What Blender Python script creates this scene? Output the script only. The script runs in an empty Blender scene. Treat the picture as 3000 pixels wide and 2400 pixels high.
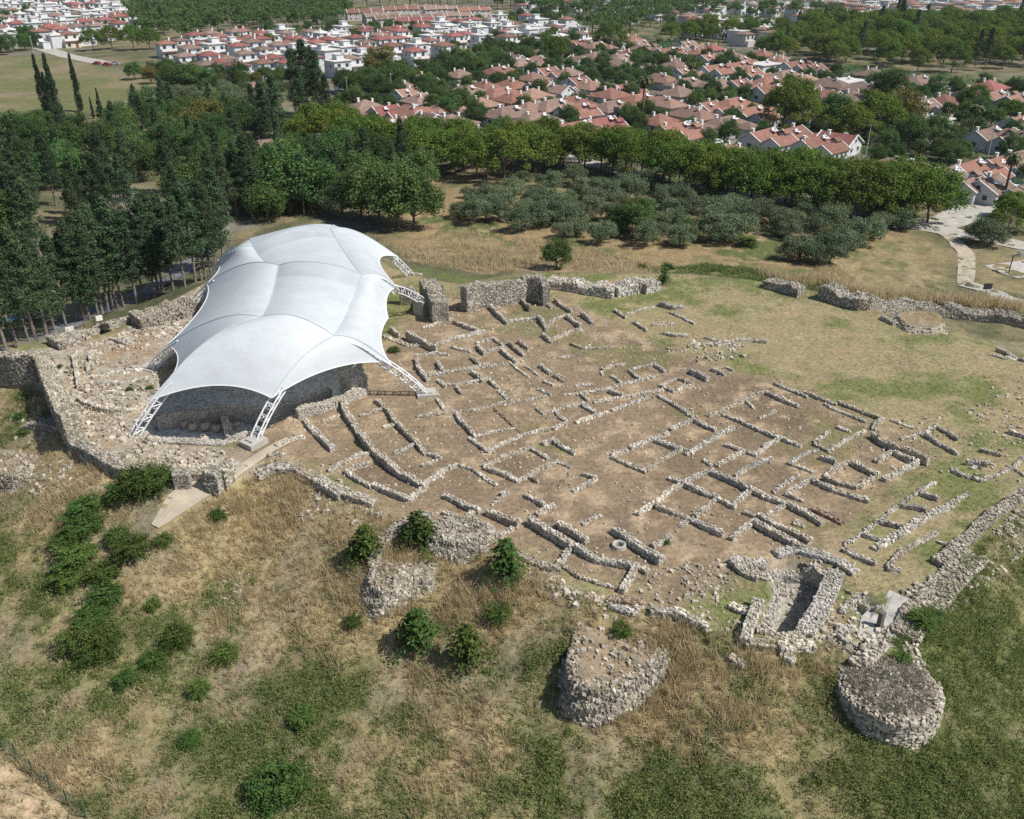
import bpy, math, random
import numpy as np
from mathutils import Vector

# ------------------------------------------------------------------ camera, sky, sun, exposure
scene = bpy.context.scene
COL = scene.collection
CAM_H, LENS, PITCH = 45.0, 31.056, math.radians(28)
cam_data = bpy.data.cameras.new('camera')
cam_data.lens = LENS; cam_data.sensor_width = 36.0
cam_data.clip_start = 1.0; cam_data.clip_end = 6000.0
cam = bpy.data.objects.new('camera', cam_data)
cam.location = (0, 0, CAM_H)
cam.rotation_euler = (math.radians(90) - PITCH, 0, 0)
COL.objects.link(cam); scene.camera = cam

SUN_EL, SUN_AZ = math.radians(52), math.radians(109)      # azimuth clockwise from +Y
sun_dir = Vector((math.sin(SUN_AZ) * math.cos(SUN_EL), math.cos(SUN_AZ) * math.cos(SUN_EL), math.sin(SUN_EL)))
world = bpy.data.worlds.new('World'); scene.world = world; world.use_nodes = True
wn = world.node_tree.nodes; wl = world.node_tree.links
sky = wn.new('ShaderNodeTexSky'); sky.sky_type = 'NISHITA'; sky.sun_disc = False
sky.sun_elevation = SUN_EL; sky.sun_rotation = SUN_AZ; sky.air_density = 1.0; sky.dust_density = 1.0
wl.new(sky.outputs[0], wn['Background'].inputs[0]); wn['Background'].inputs[1].default_value = 0.074
sl = bpy.data.lights.new('sun', 'SUN'); sl.energy = 4.2; sl.angle = math.radians(0.5); sl.color = (1.0, 0.955, 0.88)
so = bpy.data.objects.new('sun', sl); so.rotation_euler = sun_dir.to_track_quat('Z', 'Y').to_euler(); so.location = (60, -40, 120)
COL.objects.link(so)
scene.view_settings.view_transform = 'Standard'; scene.view_settings.look = 'None'
scene.view_settings.exposure = 0.32; scene.view_settings.gamma = 1.0; scene.view_settings.use_curve_mapping = False
scene.render.engine = 'CYCLES'
scene.cycles.max_bounces = 5; scene.cycles.diffuse_bounces = 3; scene.cycles.transmission_bounces = 2
scene.cycles.use_denoising = False

RNG = np.random.default_rng(11)
rnd = random.Random(5)

# ------------------------------------------------------------------ noise
_P = np.random.default_rng(3).random(65536)
def _h(i, j): return _P[((i * 374761 + j * 668265 + (i ^ j) * 1274) & 0xFFFF)]
def vnoise(x, y):
    xi = np.floor(x).astype(np.int64); yi = np.floor(y).astype(np.int64)
    fx = x - xi; fy = y - yi; fx = fx * fx * (3 - 2 * fx); fy = fy * fy * (3 - 2 * fy)
    return (_h(xi, yi) * (1 - fx) + _h(xi + 1, yi) * fx) * (1 - fy) + (_h(xi, yi + 1) * (1 - fx) + _h(xi + 1, yi + 1) * fx) * fy
def fbm(x, y, s, o=4):
    x = np.asarray(x, float) / s; y = np.asarray(y, float) / s; a, t, w = 0, 0, 1.0
    for k in range(o):
        a = a + w * vnoise(x + 17.3 * k, y - 9.1 * k); t += w; w *= .5; x = x * 2.03; y = y * 2.03
    return a / t

# ------------------------------------------------------------------ survey: photograph point -> ground point
FPX = LENS / 36.0 * 3000.0
_c, _s = math.cos(PITCH), math.sin(PITCH)
def ray(x, y):
    u = (x - 1500) / FPX; v = (y - 1200) / FPX
    return np.array([u, _c - v * _s, -_s - v * _c])
def at(x, y, z=0.0):
    d = ray(x, y); t = (z - CAM_H) / d[2]
    return np.array([d[0] * t, d[1] * t, z])
def proj(X, Y, Z):
    X = np.asarray(X, float); Y = np.asarray(Y, float); Zr = np.asarray(Z, float) - CAM_H
    D = Y * _c - Zr * _s; U = Y * _s + Zr * _c
    return 1500 + FPX * X / D, 1200 - FPX * U / D

PLAIN = -8.0
PLATEAU_PX = [(-60,1060),(80,1040),(150,1150),(200,1250),(215,1310),(330,1370),(500,1425),(640,1405),(770,1365),(900,1380),(1080,1480),
    (1180,1535),(1440,1560),(1510,1630),(1700,1750),(1860,1795),(1960,1805),(2080,1855),(2190,1895),(2420,1895),(2480,1912),(2570,1905),(2665,1860),
    (2730,1765),(2850,1640),(3000,1500),(3250,1340)]
PLATEAU_BACK = [(3250,1130),(3000,1060),(2700,955),(2480,880),(2190,815),(2000,805),(1880,800),(1600,795),(1350,830),(1240,815),(1100,760),(900,700),(720,760),(590,835),(330,985),(80,1010),(-60,1040)]
PLATEAU = np.array([at(x, y, 0)[:2] for x, y in PLATEAU_PX + PLATEAU_BACK])
def poly_sd(px, py, poly):
    """signed distance, negative inside"""
    px = np.asarray(px, float); py = np.asarray(py, float)
    d = np.full(px.shape, 1e9); ins = np.zeros(px.shape, bool); n = len(poly)
    for i in range(n):
        ax, ay = poly[i]; bx, by = poly[(i + 1) % n]
        ex, ey = bx - ax, by - ay; L = ex * ex + ey * ey + 1e-12
        t = np.clip(((px - ax) * ex + (py - ay) * ey) / L, 0, 1)
        d = np.minimum(d, np.hypot(px - ax - t * ex, py - ay - t * ey))
        if ay != by:
            c = ((ay > py) != (by > py)) & (px < (bx - ax) * (py - ay) / (by - ay) + ax)
            ins ^= c
    return np.where(ins, -d, d)
def ppoly(pts, z=0.0): return np.array([at(x, y, z)[:2] for x, y in pts])
def zpts(pts, ox, oy, s): return [(ox + x * s, oy + y * s) for x, y in pts]
# dug-out places: the cellar house, the floor under the shelter, the small pit by the walkway
PITS = [(ppoly(zpts([(770,215),(880,165),(985,165),(1150,215),(1085,370),(985,545),(935,560),(800,540),(795,430),(850,330),(830,255)], 1800,1550,.5566)), 1.9),
        (ppoly([(425,1278),(440,1160),(640,1060),(1050,1050),(1060,1115),(985,1165),(870,1205),(770,1255),(660,1288)]), 2.3),
        (ppoly(zpts([(1240,400),(1300,345),(1390,395),(1330,450)], 1800,1550,.5566)), 1.0)]
def gz(x, y):
    x = np.asarray(x, float); y = np.asarray(y, float)
    d = np.maximum(poly_sd(x, y, PLATEAU) + (fbm(x, y, 9) - .5) * 3.0, 0)
    near = np.exp(-np.maximum(np.hypot(x, y - 90) - 110, 0) / 60)
    z = PLAIN * (1 - np.exp(-(d / 13.0) ** 1.2))
    z = z + near * ((fbm(x + 50, y, 7) - .5) * (.35 + .5 * np.clip(d / 6, 0, 1)) + (fbm(x, y + 31, 1.5, 4) - .5) * (.14 + .5 * np.clip(d / 6, 0, 1)))
    for poly, dep in PITS:
        bb = (x > poly[:, 0].min() - 2) & (x < poly[:, 0].max() + 2) & (y > poly[:, 1].min() - 2) & (y < poly[:, 1].max() + 2)
        if np.any(bb):
            sd = np.where(bb, poly_sd(x, y, poly), 9)
            z = z - dep * np.clip(.5 - sd / .5, 0, 1)
    return z
def g1(x, y): return float(gz(np.array([x]), np.array([y]))[0])
def on(x, y, up=0.0):
    """the ground point seen at this place of the photograph (raised by up metres)"""
    d = ray(x, y); z = np.linspace(1.5, -11.0, 140); t = (z - CAM_H) / d[2]
    g = gz(d[0] * t, d[1] * t) + up; k = np.argmax(z <= g)
    if k == 0: k = 1 if z[0] <= g[0] else len(z) - 1
    a, b = z[k - 1] - g[k - 1], z[k] - g[k]; f = a / (a - b) if a != b else 0
    tt = t[k - 1] + (t[k] - t[k - 1]) * f
    return np.array([d[0] * tt, d[1] * tt, CAM_H + d[2] * tt])

# ------------------------------------------------------------------ meshes and objects
class MB:
    def __init__(s): s.V = []; s.F = {3: [], 4: []}; s.n = 0; s.slots = {}
    def add(s, V, F):
        V = np.asarray(V, float).reshape(-1, 3); F = np.asarray(F, np.int64)
        if len(V) == 0 or len(F) == 0: return
        s.V.append(V); s.F[F.shape[1]].append(F + s.n); s.n += len(V)
    def core(s, V, F):
        """faces that take the second material slot"""
        s.slots[len(s.F[4])] = 1; s.add(V, F)
    def box(s, c, d, yaw=0.0):
        x, y, z = np.array(d) / 2.0
        v = np.array([(-x,-y,-z),(x,-y,-z),(x,y,-z),(-x,y,-z),(-x,-y,z),(x,-y,z),(x,y,z),(-x,y,z)])
        if yaw:
            cs, sn = math.cos(yaw), math.sin(yaw); v = np.c_[v[:,0]*cs - v[:,1]*sn, v[:,0]*sn + v[:,1]*cs, v[:,2]]
        s.add(v + np.array(c), QBOX)
    def tube(s, a, b, r, r2=None, n=6):
        a = np.array(a, float); b = np.array(b, float); r2 = r if r2 is None else r2
        w = b - a; L = np.linalg.norm(w)
        if L < 1e-6: return
        w /= L; u = np.cross(w, (0, 0, 1.0) if abs(w[2]) < .9 else (1.0, 0, 0)); u /= np.linalg.norm(u); v = np.cross(w, u)
        t = np.arange(n) * 2 * math.pi / n; ring = np.outer(np.cos(t), u) + np.outer(np.sin(t), v)
        k = np.arange(n); k2 = (k + 1) % n
        s.add(np.r_[a + ring * r, b + ring * r2], np.c_[k, k2, k2 + n, k + n])
        s.add(np.r_[[a], a + ring * r], np.c_[np.zeros(n, int), 1 + k2, 1 + k]); s.add(np.r_[[b], b + ring * r2], np.c_[np.zeros(n, int), 1 + k, 1 + k2])
    def prism(s, pts, z0, z1):
        n = len(pts); p = np.array(pts, float); a = np.c_[p, np.full(n, z0)]; b = np.c_[p, np.full(n, z1)]
        k = np.arange(n); k2 = (k + 1) % n
        s.add(np.r_[a, b], np.c_[k, k2, k2 + n, k + n])
        s.add(np.r_[b, [[*p.mean(0), z1]]], np.c_[k, k2, np.full(n, n)])
    def build(s, name, mat, parent=None, origin=None, smooth=False):
        V = np.concatenate(s.V) if s.V else np.zeros((0, 3))
        if origin is not None: V = V - np.asarray(origin)
        T = np.concatenate(s.F[3]) if s.F[3] else np.zeros((0, 3), np.int64)
        Q = np.concatenate(s.F[4]) if s.F[4] else np.zeros((0, 4), np.int64)
        me = bpy.data.meshes.new(name); me.vertices.add(len(V)); me.vertices.foreach_set('co', V.astype(np.float32).ravel())
        idx = np.concatenate([T.ravel(), Q.ravel()]).astype(np.int32); me.loops.add(len(idx)); me.loops.foreach_set('vertex_index', idx)
        tot = np.r_[np.full(len(T), 3), np.full(len(Q), 4)]; st = np.r_[0, np.cumsum(tot)[:-1]] if len(tot) else tot
        me.polygons.add(len(tot)); me.polygons.foreach_set('loop_start', st.astype(np.int32))
        try: me.polygons.foreach_set('loop_total', tot.astype(np.int32))
        except Exception: pass
        me.update(calc_edges=True); me.validate()
        me.polygons.foreach_set('use_smooth', np.full(len(tot), smooth))
        for k in (mat if isinstance(mat, (list, tuple)) else [mat]): me.materials.append(k)
        if s.slots and isinstance(mat, (list, tuple)): me.polygons.foreach_set('material_index', np.r_[np.zeros(len(T), np.int32), np.concatenate([np.full(len(f), s.slots.get(i, 0), np.int32) for i, f in enumerate(s.F[4])])])
        o = bpy.data.objects.new(name, me); COL.objects.link(o)
        if parent: o.parent = parent
        elif origin is not None: o.location = origin
        return o
QBOX = np.array([(0,3,2,1),(4,5,6,7),(0,1,5,4),(1,2,6,5),(2,3,7,6),(3,0,4,7)])
def rocks(P, S, yaw, rng, jit=.18, taper=.72):
    """a batch of rough-hewn stones: positions (centre), sizes, yaws"""
    n = len(P)
    if n == 0: return np.zeros((0, 3)), np.zeros((0, 4), np.int64)
    b = np.array([(-1,-1,-1),(1,-1,-1),(1,1,-1),(-1,1,-1),(-taper,-taper,1),(taper,-taper,1),(taper,taper,1),(-taper,taper,1)]) / 2.0
    v = b[None] + rng.uniform(-jit, jit, (n, 8, 3)); v = v * S[:, None, :]
    tl = rng.normal(0, .12, (n, 2)); v[:, :, 2] += v[:, :, 0] * tl[:, :1] + v[:, :, 1] * tl[:, 1:]
    cs, sn = np.cos(yaw)[:, None], np.sin(yaw)[:, None]
    w = np.stack([v[:,:,0]*cs - v[:,:,1]*sn, v[:,:,0]*sn + v[:,:,1]*cs, v[:,:,2]], -1) + P[:, None, :]
    return w.reshape(-1, 3), (QBOX[None] + (np.arange(n) * 8)[:, None, None]).reshape(-1, 4)
def tag(o, label=None, cat=None, group=None, kind=None):
    if label: o['label'] = label
    if cat: o['category'] = cat
    if group: o['group'] = group
    if kind: o['kind'] = kind
    return o
def empty(name, loc, rz=0.0, **k):
    o = bpy.data.objects.new(name, None); COL.objects.link(o); o.location = tuple(loc); o.rotation_euler = (0, 0, rz); o.empty_display_size = .5
    return tag(o, **k)
def dup(root, loc, rz=0.0, sc=1.0):
    r = root.copy(); COL.objects.link(r); r.location = tuple(loc); r.rotation_euler = (0, 0, rz); r.scale = (sc, sc, sc) if np.isscalar(sc) else tuple(sc)
    for ch in KIDS[root.name]:
        c = ch.copy(); COL.objects.link(c); c.parent = r
        for gc in KIDS.get(ch.name, ()):
            d = gc.copy(); COL.objects.link(d); d.parent = c
    return r
KIDS = {}
def kid(o, parent): KIDS.setdefault(parent.name, []).append(o); return o
def nth(n):
    return '%d%s' % (n, 'th' if 10 <= n % 100 <= 20 else {1: 'st', 2: 'nd', 3: 'rd'}.get(n % 10, 'th'))

# ------------------------------------------------------------------ materials
def new_mat(name, rough=.9):
    m = bpy.data.materials.new(name); m.use_nodes = True; nt = m.node_tree; b = nt.nodes['Principled BSDF']
    b.inputs['Roughness'].default_value = rough; b.inputs['Specular IOR Level'].default_value = .2
    return m, nt, b
def N(nt, t, **k):
    n = nt.nodes.new(t)
    for a, v in k.items():
        if a in n.inputs: n.inputs[a].default_value = v
        else: setattr(n, a, v)
    return n
def ramp(nt, fac, stops):
    r = nt.nodes.new('ShaderNodeValToRGB'); e = r.color_ramp.elements
    for i, (p, c) in enumerate(stops):
        x = e[i] if i < 2 else e.new(p)
        x.position = p; x.color = (*c, 1)
    nt.links.new(fac, r.inputs[0]); return r.outputs[0]
def mult(nt, a, b, f=1.0, mode='MULTIPLY'):
    m = nt.nodes.new('ShaderNodeMix'); m.data_type = 'RGBA'; m.blend_type = mode; m.inputs[0].default_value = f
    nt.links.new(a, m.inputs[6]); nt.links.new(b, m.inputs[7]); return m.outputs[2]
def coords(nt, kind='Object'): return N(nt, 'ShaderNodeTexCoord').outputs[kind]
def noise(nt, scale, detail=4, co=None, rough=.6):
    n = N(nt, 'ShaderNodeTexNoise'); n.inputs['Scale'].default_value = scale; n.inputs['Detail'].default_value = detail; n.inputs['Roughness'].default_value = rough
    nt.links.new(co if co is not None else N(nt, 'ShaderNodeNewGeometry').outputs['Position'], n.inputs['Vector']); return n.outputs['Fac']
def bump(nt, b, h, strength=.5, dist=.1):
    bn = N(nt, 'ShaderNodeBump'); bn.inputs['Strength'].default_value = strength; bn.inputs['Distance'].default_value = dist
    nt.links.new(h, bn.inputs['Height']); nt.links.new(bn.outputs[0], b.inputs['Normal'])
def simple(name, c, rough=.8, var=.15, scale=1.5, metal=0.0):
    m, nt, b = new_mat(name, rough); f = noise(nt, scale, 5)
    lo = tuple(x * (1 - var) for x in c); hi = tuple(min(1, x * (1 + var)) for x in c)
    nt.links.new(ramp(nt, f, [(.3, lo), (.7, hi)]), b.inputs['Base Color']); b.inputs['Metallic'].default_value = metal
    return m
def stone(name, cols, var_scale=.35):
    m, nt, b = new_mat(name, .95); g = N(nt, 'ShaderNodeNewGeometry')
    c = ramp(nt, g.outputs['Random Per Island'], [(i / (len(cols) - 1), k) for i, k in enumerate(cols)])
    c = mult(nt, c, ramp(nt, noise(nt, var_scale, 5), [(.3, (.72, .7, .66)), (.7, (1.12, 1.1, 1.06))]))
    oi = N(nt, 'ShaderNodeObjectInfo'); c = mult(nt, c, ramp(nt, oi.outputs['Random'], [(0, (.82, .78, .72)), (.35, (1, .99, .97)), (.7, (.9, .92, .95)), (1, (1.15, 1.12, 1.06))]))
    f = noise(nt, 9, 4); c = mult(nt, c, ramp(nt, f, [(.3, (.75, .74, .72)), (.65, (1.05, 1.05, 1.05))]))
    nt.links.new(c, b.inputs['Base Color']); bump(nt, b, f, .6, .06); return m
def foliage(name, cols, trans=.25, objvar=.35):
    m, nt, b = new_mat(name, .7); g = N(nt, 'ShaderNodeNewGeometry'); oi = N(nt, 'ShaderNodeObjectInfo')
    c = ramp(nt, g.outputs['Random Per Island'], [(i / (len(cols) - 1), k) for i, k in enumerate(cols)])
    hs = N(nt, 'ShaderNodeHueSaturation'); nt.links.new(c, hs.inputs['Color'])
    mr = N(nt, 'ShaderNodeMapRange'); nt.links.new(oi.outputs['Random'], mr.inputs[0]); mr.inputs[3].default_value = 1 - objvar; mr.inputs[4].default_value = 1 + objvar
    nt.links.new(mr.outputs[0], hs.inputs['Value'])
    m2 = N(nt, 'ShaderNodeMath', operation='MULTIPLY'); nt.links.new(oi.outputs['Random'], m2.inputs[0]); m2.inputs[1].default_value = 7.31
    fr = N(nt, 'ShaderNodeMath', operation='FRACT'); nt.links.new(m2.outputs[0], fr.inputs[0])
    mh = N(nt, 'ShaderNodeMapRange'); nt.links.new(fr.outputs[0], mh.inputs[0]); mh.inputs[3].default_value = .475 if objvar else .5; mh.inputs[4].default_value = .52 if objvar else .5
    nt.links.new(mh.outputs[0], hs.inputs['Hue'])
    nt.links.new(hs.outputs[0], b.inputs['Base Color'])
    t = N(nt, 'ShaderNodeBsdfTranslucent'); nt.links.new(hs.outputs[0], t.inputs[0])
    mx = N(nt, 'ShaderNodeMixShader'); mx.inputs[0].default_value = trans
    nt.links.new(b.outputs[0], mx.inputs[1]); nt.links.new(t.outputs[0], mx.inputs[2]); nt.links.new(mx.outputs[0], nt.nodes['Material Output'].inputs[0]); return m
def tiles(name, c1, c2, c3):
    m, nt, b = new_mat(name, .85); co = coords(nt)
    w = N(nt, 'ShaderNodeTexWave'); w.wave_type = 'BANDS'; w.bands_direction = 'X'; w.inputs['Scale'].default_value = 1.2; w.inputs['Distortion'].default_value = .4
    nt.links.new(co, w.inputs[0])
    oi = N(nt, 'ShaderNodeObjectInfo')
    c = ramp(nt, noise(nt, .55, 6, rough=.7), [(.25, c1), (.5, c2), (.75, c3)])
    c = mult(nt, c, ramp(nt, w.outputs['Fac'], [(0, (.72, .7, .68)), (.5, (1.08, 1.08, 1.08))]))
    hs = N(nt, 'ShaderNodeHueSaturation'); nt.links.new(c, hs.inputs['Color'])
    mr = N(nt, 'ShaderNodeMapRange'); nt.links.new(oi.outputs['Random'], mr.inputs[0]); mr.inputs[3].default_value = .8; mr.inputs[4].default_value = 1.2
    nt.links.new(mr.outputs[0], hs.inputs['Value']); nt.links.new(hs.outputs[0], b.inputs['Base Color']); bump(nt, b, w.outputs['Fac'], .4, .05); return m

M = {}
M['stone'] = stone('rubble_stone', [(.30,.28,.245), (.50,.475,.43), (.62,.595,.55), (.80,.78,.74)])
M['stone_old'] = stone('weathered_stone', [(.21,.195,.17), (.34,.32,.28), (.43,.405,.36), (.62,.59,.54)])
M['brick'] = stone('old_brick', [(.30,.19,.14), (.36,.25,.19), (.36,.30,.24), (.46,.42,.36)])
M['core'] = simple('wall_core', (.33,.285,.22), .95, .45, 3.5)
M['earth'] = simple('dry_earth', (.30,.235,.16), .95, .3, .9)
M['darkearth'] = simple('grey_dry_scrub', (.27,.235,.185), .95, .35, 1.5)
M['bark'] = simple('bark', (.17,.125,.095), .95, .3, 4)
M['palebark'] = simple('pale_bark', (.23,.20,.175), .95, .3, 3)
M['white_steel'] = simple('white_steel', (.74,.76,.78), .45, .05)
M['concrete'] = simple('concrete', (.42,.40,.365), .9, .18, 1.0)
M['old_plaster'] = stone('old_plastered_stone', [(.42,.40,.36), (.52,.49,.44), (.58,.555,.51), (.64,.62,.58)])
M['plaster'] = simple('white_plaster', (.60,.615,.63), .85, .08, .5)
M['cream'] = simple('cream_plaster', (.66,.60,.44), .85, .08, .5)
M['pale_pink'] = simple('pale_plaster', (.52,.48,.455), .85, .08, .5)
M['trim'] = simple('white_trim', (.80,.79,.77), .7, .05)
M['glass'] = simple('window_glass', (.045,.06,.075), .25, .3)
M['wood'] = simple('door_wood', (.16,.09,.05), .7, .2)
M['flat_roof'] = simple('flat_roof', (.58,.56,.54), .9, .15, .7)
M['asphalt'] = simple('asphalt', (.17,.175,.18), .95, .18, .8)
M['pale_road'] = simple('pale_road', (.40,.38,.34), .95, .18, .5)
M['dirt_road'] = simple('dirt_track', (.40,.35,.27), .95, .2, .6)
M['pine'] = foliage('pine_needles', [(.055,.105,.016), (.125,.20,.03), (.19,.27,.048)], .32, .18)
M['dark'] = foliage('dark_conifer_needles', [(.03,.06,.032), (.064,.112,.05), (.11,.165,.07)], .25, .35)
M['leaf'] = foliage('broad_leaves', [(.04,.09,.028), (.085,.155,.045), (.14,.22,.062)], .32, .35)
M['olive'] = foliage('olive_leaves', [(.085,.125,.06), (.145,.195,.10), (.22,.265,.155)], .2, .25)
M['bush'] = foliage('bush_leaves', [(.035,.075,.016), (.07,.125,.026), (.125,.18,.042)], .25, .25)
M['cyp'] = foliage('cypress_scales', [(.014,.034,.018), (.03,.058,.028), (.045,.075,.035)], .1, .2)
M['palm'] = foliage('palm_fronds', [(.06,.08,.03), (.11,.14,.06), (.18,.18,.09)], .2, .2)
M['straw'] = foliage('dry_straw', [(.42,.34,.21), (.58,.48,.28), (.70,.60,.38), (.50,.42,.30)], .5, 0)
M['weed'] = foliage('green_weed', [(.09,.14,.038), (.155,.215,.06), (.225,.275,.09), (.36,.34,.16)], .45, 0)
ROOFS = {'O': tiles('terracotta_tiles', (.175,.088,.066), (.245,.128,.098), (.315,.178,.138)),
         'B': tiles('weathered_brown_tiles', (.155,.11,.09), (.235,.165,.135), (.31,.225,.185)),
         'R': tiles('red_tiles', (.20,.075,.066), (.27,.11,.097), (.33,.155,.138)),
         'P': tiles('pinkish_tiles', (.215,.135,.105), (.285,.18,.14), (.34,.225,.18))}
# ------------------------------------------------------------------ ground
DIG = ppoly([(560,1330),(760,1240),(1010,1130),(1180,930),(1350,850),(1650,880),(1800,950),(2130,1085),(2280,1110),(2760,1320),(2620,1420),(2530,1500),(2420,1640),(2300,1690),(2130,1700),(1960,1760),(1500,1620),(1100,1470),(900,1365),(760,1345)])
WEST = ppoly([(60,1040),(330,990),(590,840),(620,1000),(480,1080),(420,1290),(700,1330),(760,1370),(520,1430),(330,1370),(210,1300)])
GREEN = [(*on(x, y)[:2], r, w) for x, y, r, w in [(2850,1950,11,1),(2930,1680,8,.8),(2700,2250,8,.9),(2950,2300,8,.9),(2100,2330,5,.75),(1650,2250,4,.6),(950,2060,4,.6),(620,2250,5,.35),(250,2060,6,.3),(450,1830,4,.3),(1230,2080,3,.5),(1300,1870,3,.3),(1600,2000,3,.55),(2450,2280,4,.5),(1850,2380,3,.7),(2200,1980,2,.4)]]
STRAWB = [(*on(x, y)[:2], r, w) for x, y, r, w in [(780,1480,6,.9),(1080,1680,6,.9),(1450,1740,4,.9),(1950,2030,5,1),(2150,2130,3,.9),(1000,1830,5,.5),(250,1420,5,.6),(2250,1900,4,.8),(60,2330,5,.8),(1350,2250,5,.5),(700,1720,6,.4)]]
def blobs(x, y, B):
    a = np.zeros_like(x)
    for bx, by, r, w in B: a = np.maximum(a, w * np.exp(-((x - bx) ** 2 + (y - by) ** 2) / (r * r)))
    return a
def greenness(x, y):
    g = blobs(x, y, GREEN) - .8 * blobs(x, y, STRAWB)
    sd = poly_sd(x, y, PLATEAU); g = g + .24 * np.clip((sd - 5) / 12, 0, 1)
    return np.clip(.24 + g * .75 + (fbm(x, y, 5, 4) - .5) * 1.5 + (fbm(x + 9, y, 1.3, 3) - .5) * .9, 0, 1)
GROVE = ppoly([(1150,560),(1500,520),(2000,600),(2700,680),(2760,760),(2500,830),(2000,800),(1600,760),(1150,720)], -7)
PARK = ppoly([(700,560),(1250,500),(2760,640),(2700,700),(1900,640),(1200,590)], -8)
TOWN = ppoly([(900,330),(1300,190),(1900,110),(2350,170),(2600,210),(3200,250),(3200,560),(2780,560),(2050,440),(1500,400),(950,420)], -8)
FIELD = ppoly([(-200,175),(130,165),(330,200),(430,240),(380,300),(250,330),(-200,345)], -8)
PATCH = [(ppoly([(1190,760),(1560,770),(1530,815),(1350,850),(1250,830)], -3), (.105,.135,.04)),
         (ppoly([(1900,770),(2080,745),(2420,800),(2380,840),(2150,825),(1980,800)], -5), (.075,.11,.035)),
         (ppoly([(1180,690),(1330,640),(1700,690),(2000,770),(1960,815),(1700,800),(1560,770),(1200,760)], -5), (.28,.205,.125)),
         (ppoly([(2400,740),(2640,690),(2790,700),(2780,830),(2600,850),(2420,830)], -7), (.27,.225,.125)),
         (ppoly([(2860,720),(3050,690),(3050,860),(2900,830)], -7), (.26,.215,.115))]
CORNER = np.array([on(x, y)[:2] for x, y in [(-80,2200),(60,2265),(150,2330),(240,2400),(290,2450),(-80,2450)]])
def lerp(a, b, w): return a + (np.asarray(b) - a) * w[..., None]
def sm(d, w): return np.clip(.5 - d / (2 * w), 0, 1)
def cover(x, y):
    n1 = fbm(x, y, 6, 5); n2 = fbm(x + 40, y + 7, 1.5, 4); wob = (fbm(x + 5, y, 4, 3) - .5) * 5
    far = np.ones(x.shape + (3,)) * np.array((.10, .105, .055))
    far = lerp(far, (.20, .17, .10), np.clip((n1 - .42) * 5, 0, 1)); far = lerp(far, (.19, .18, .15), np.clip((fbm(x, y, 23, 4) - .55) * 6, 0, 1))
    c = far
    c = lerp(c, (.16, .155, .13), sm(poly_sd(x, y, TOWN), 6) * np.clip((n1 - .38) * 4, 0, 1) * .8)
    fl = np.ones(x.shape + (3,)) * np.array((.135, .145, .06)); fl = lerp(fl, (.22, .18, .115), np.clip((fbm(x, y + 3, 26, 4) - .45) * 5, 0, 1))
    c = c + (fl - c) * sm(poly_sd(x, y, FIELD), 3)[..., None]
    gr = np.ones(x.shape + (3,)) * np.array((.26, .195, .105)); gr = lerp(gr, (.10, .12, .045), np.clip((n1 - .46) * 6, 0, 1)); gr = lerp(gr, (.34, .26, .15), np.clip((n2 - .6) * 5, 0, 1))
    c = c + (gr - c) * sm(poly_sd(x, y, GROVE) + wob, 4)[..., None]
    c = lerp(c, (.24, .185, .105), sm(poly_sd(x, y, PARK) + wob, 3) * np.clip((n1 - .35) * 4, 0, 1))
    for p, k in PATCH: c = lerp(c, k, sm(poly_sd(x, y, p) + wob, 2) * np.clip(.65 + (n2 - .5) * 2.5, .1, 1))
    # the grass of the mound top and its slopes
    sd = poly_sd(x, y, PLATEAU)
    near = np.exp(-np.maximum(sd - 26, 0) / 9) * (y < 118)
    g = greenness(x, y)
    sl = np.ones(x.shape + (3,)) * np.array((.30, .243, .135)); sl = lerp(sl, (.235, .205, .145), np.clip((n1 - .4) * 4, 0, 1)); sl = lerp(sl, (.40, .32, .185), np.clip(blobs(x, y, STRAWB) * 1.1, 0, 1))
    sl = lerp(sl, (.13, .145, .06), np.clip(g * 1.3, 0, 1))
    c = c + (sl - c) * near[..., None]
    top = np.ones(x.shape + (3,)) * np.array((.285, .245, .14)); top = lerp(top, (.165, .18, .07), np.clip((n1 - .44) * 6 + (n2 - .5) * 2.5, 0, 1)); top = lerp(top, (.31, .245, .155), np.clip((fbm(x + 3, y + 70, 2.5, 4) - .58) * 6, 0, 1))
    c = c + (top - c) * sm(sd + wob * .25, 1.2)[..., None]
    dd = poly_sd(x, y, DIG) + wob * .6
    dig = np.ones(x.shape + (3,)) * np.array((.242, .183, .122)); dig = lerp(dig, (.18, .136, .092), np.clip((fbm(x, y, 9, 4) - .45) * 4, 0, 1)); dig = lerp(dig, (.375, .29, .195), np.clip((n2 - .52) * 5, 0, 1)); dig = lerp(dig, (.17, .16, .075), np.clip((fbm(x + 80, y, 7, 5) - .63) * 9, 0, .75))
    c = c + (dig - c) * sm(dd, 1.6)[..., None]
    we = np.ones(x.shape + (3,)) * np.array((.34, .285, .215)); we = lerp(we, (.30, .215, .14), np.clip((n1 - .45) * 5, 0, 1)); we = lerp(we, (.42, .39, .34), np.clip((n2 - .5) * 4, 0, 1))
    c = c + (we - c) * sm(poly_sd(x, y, WEST) + wob * .4, 1.2)[..., None]
    c = lerp(c, (.43, .335, .22), sm(poly_sd(x, y, CORNER) + wob * .3, .8) * np.clip(.8 + (n2 - .5) * 3, .2, 1))
    for k, (p, dep) in enumerate(PITS): c = lerp(c, (.40, .375, .33) if k == 0 else (.47, .50, .525), sm(poly_sd(x, y, p), .4))
    return np.clip(c, .01, .8)
def axis(lo, hi, a, b, st, gr):
    f = list(np.arange(a, b + st / 2, st)); s = st; u = b
    while u < hi: s *= gr; u += s; f.append(u)
    s = st; u = a; low = []
    while u > lo: s *= gr; u -= s; low.append(u)
    return np.array(low[::-1] + f)
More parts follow.
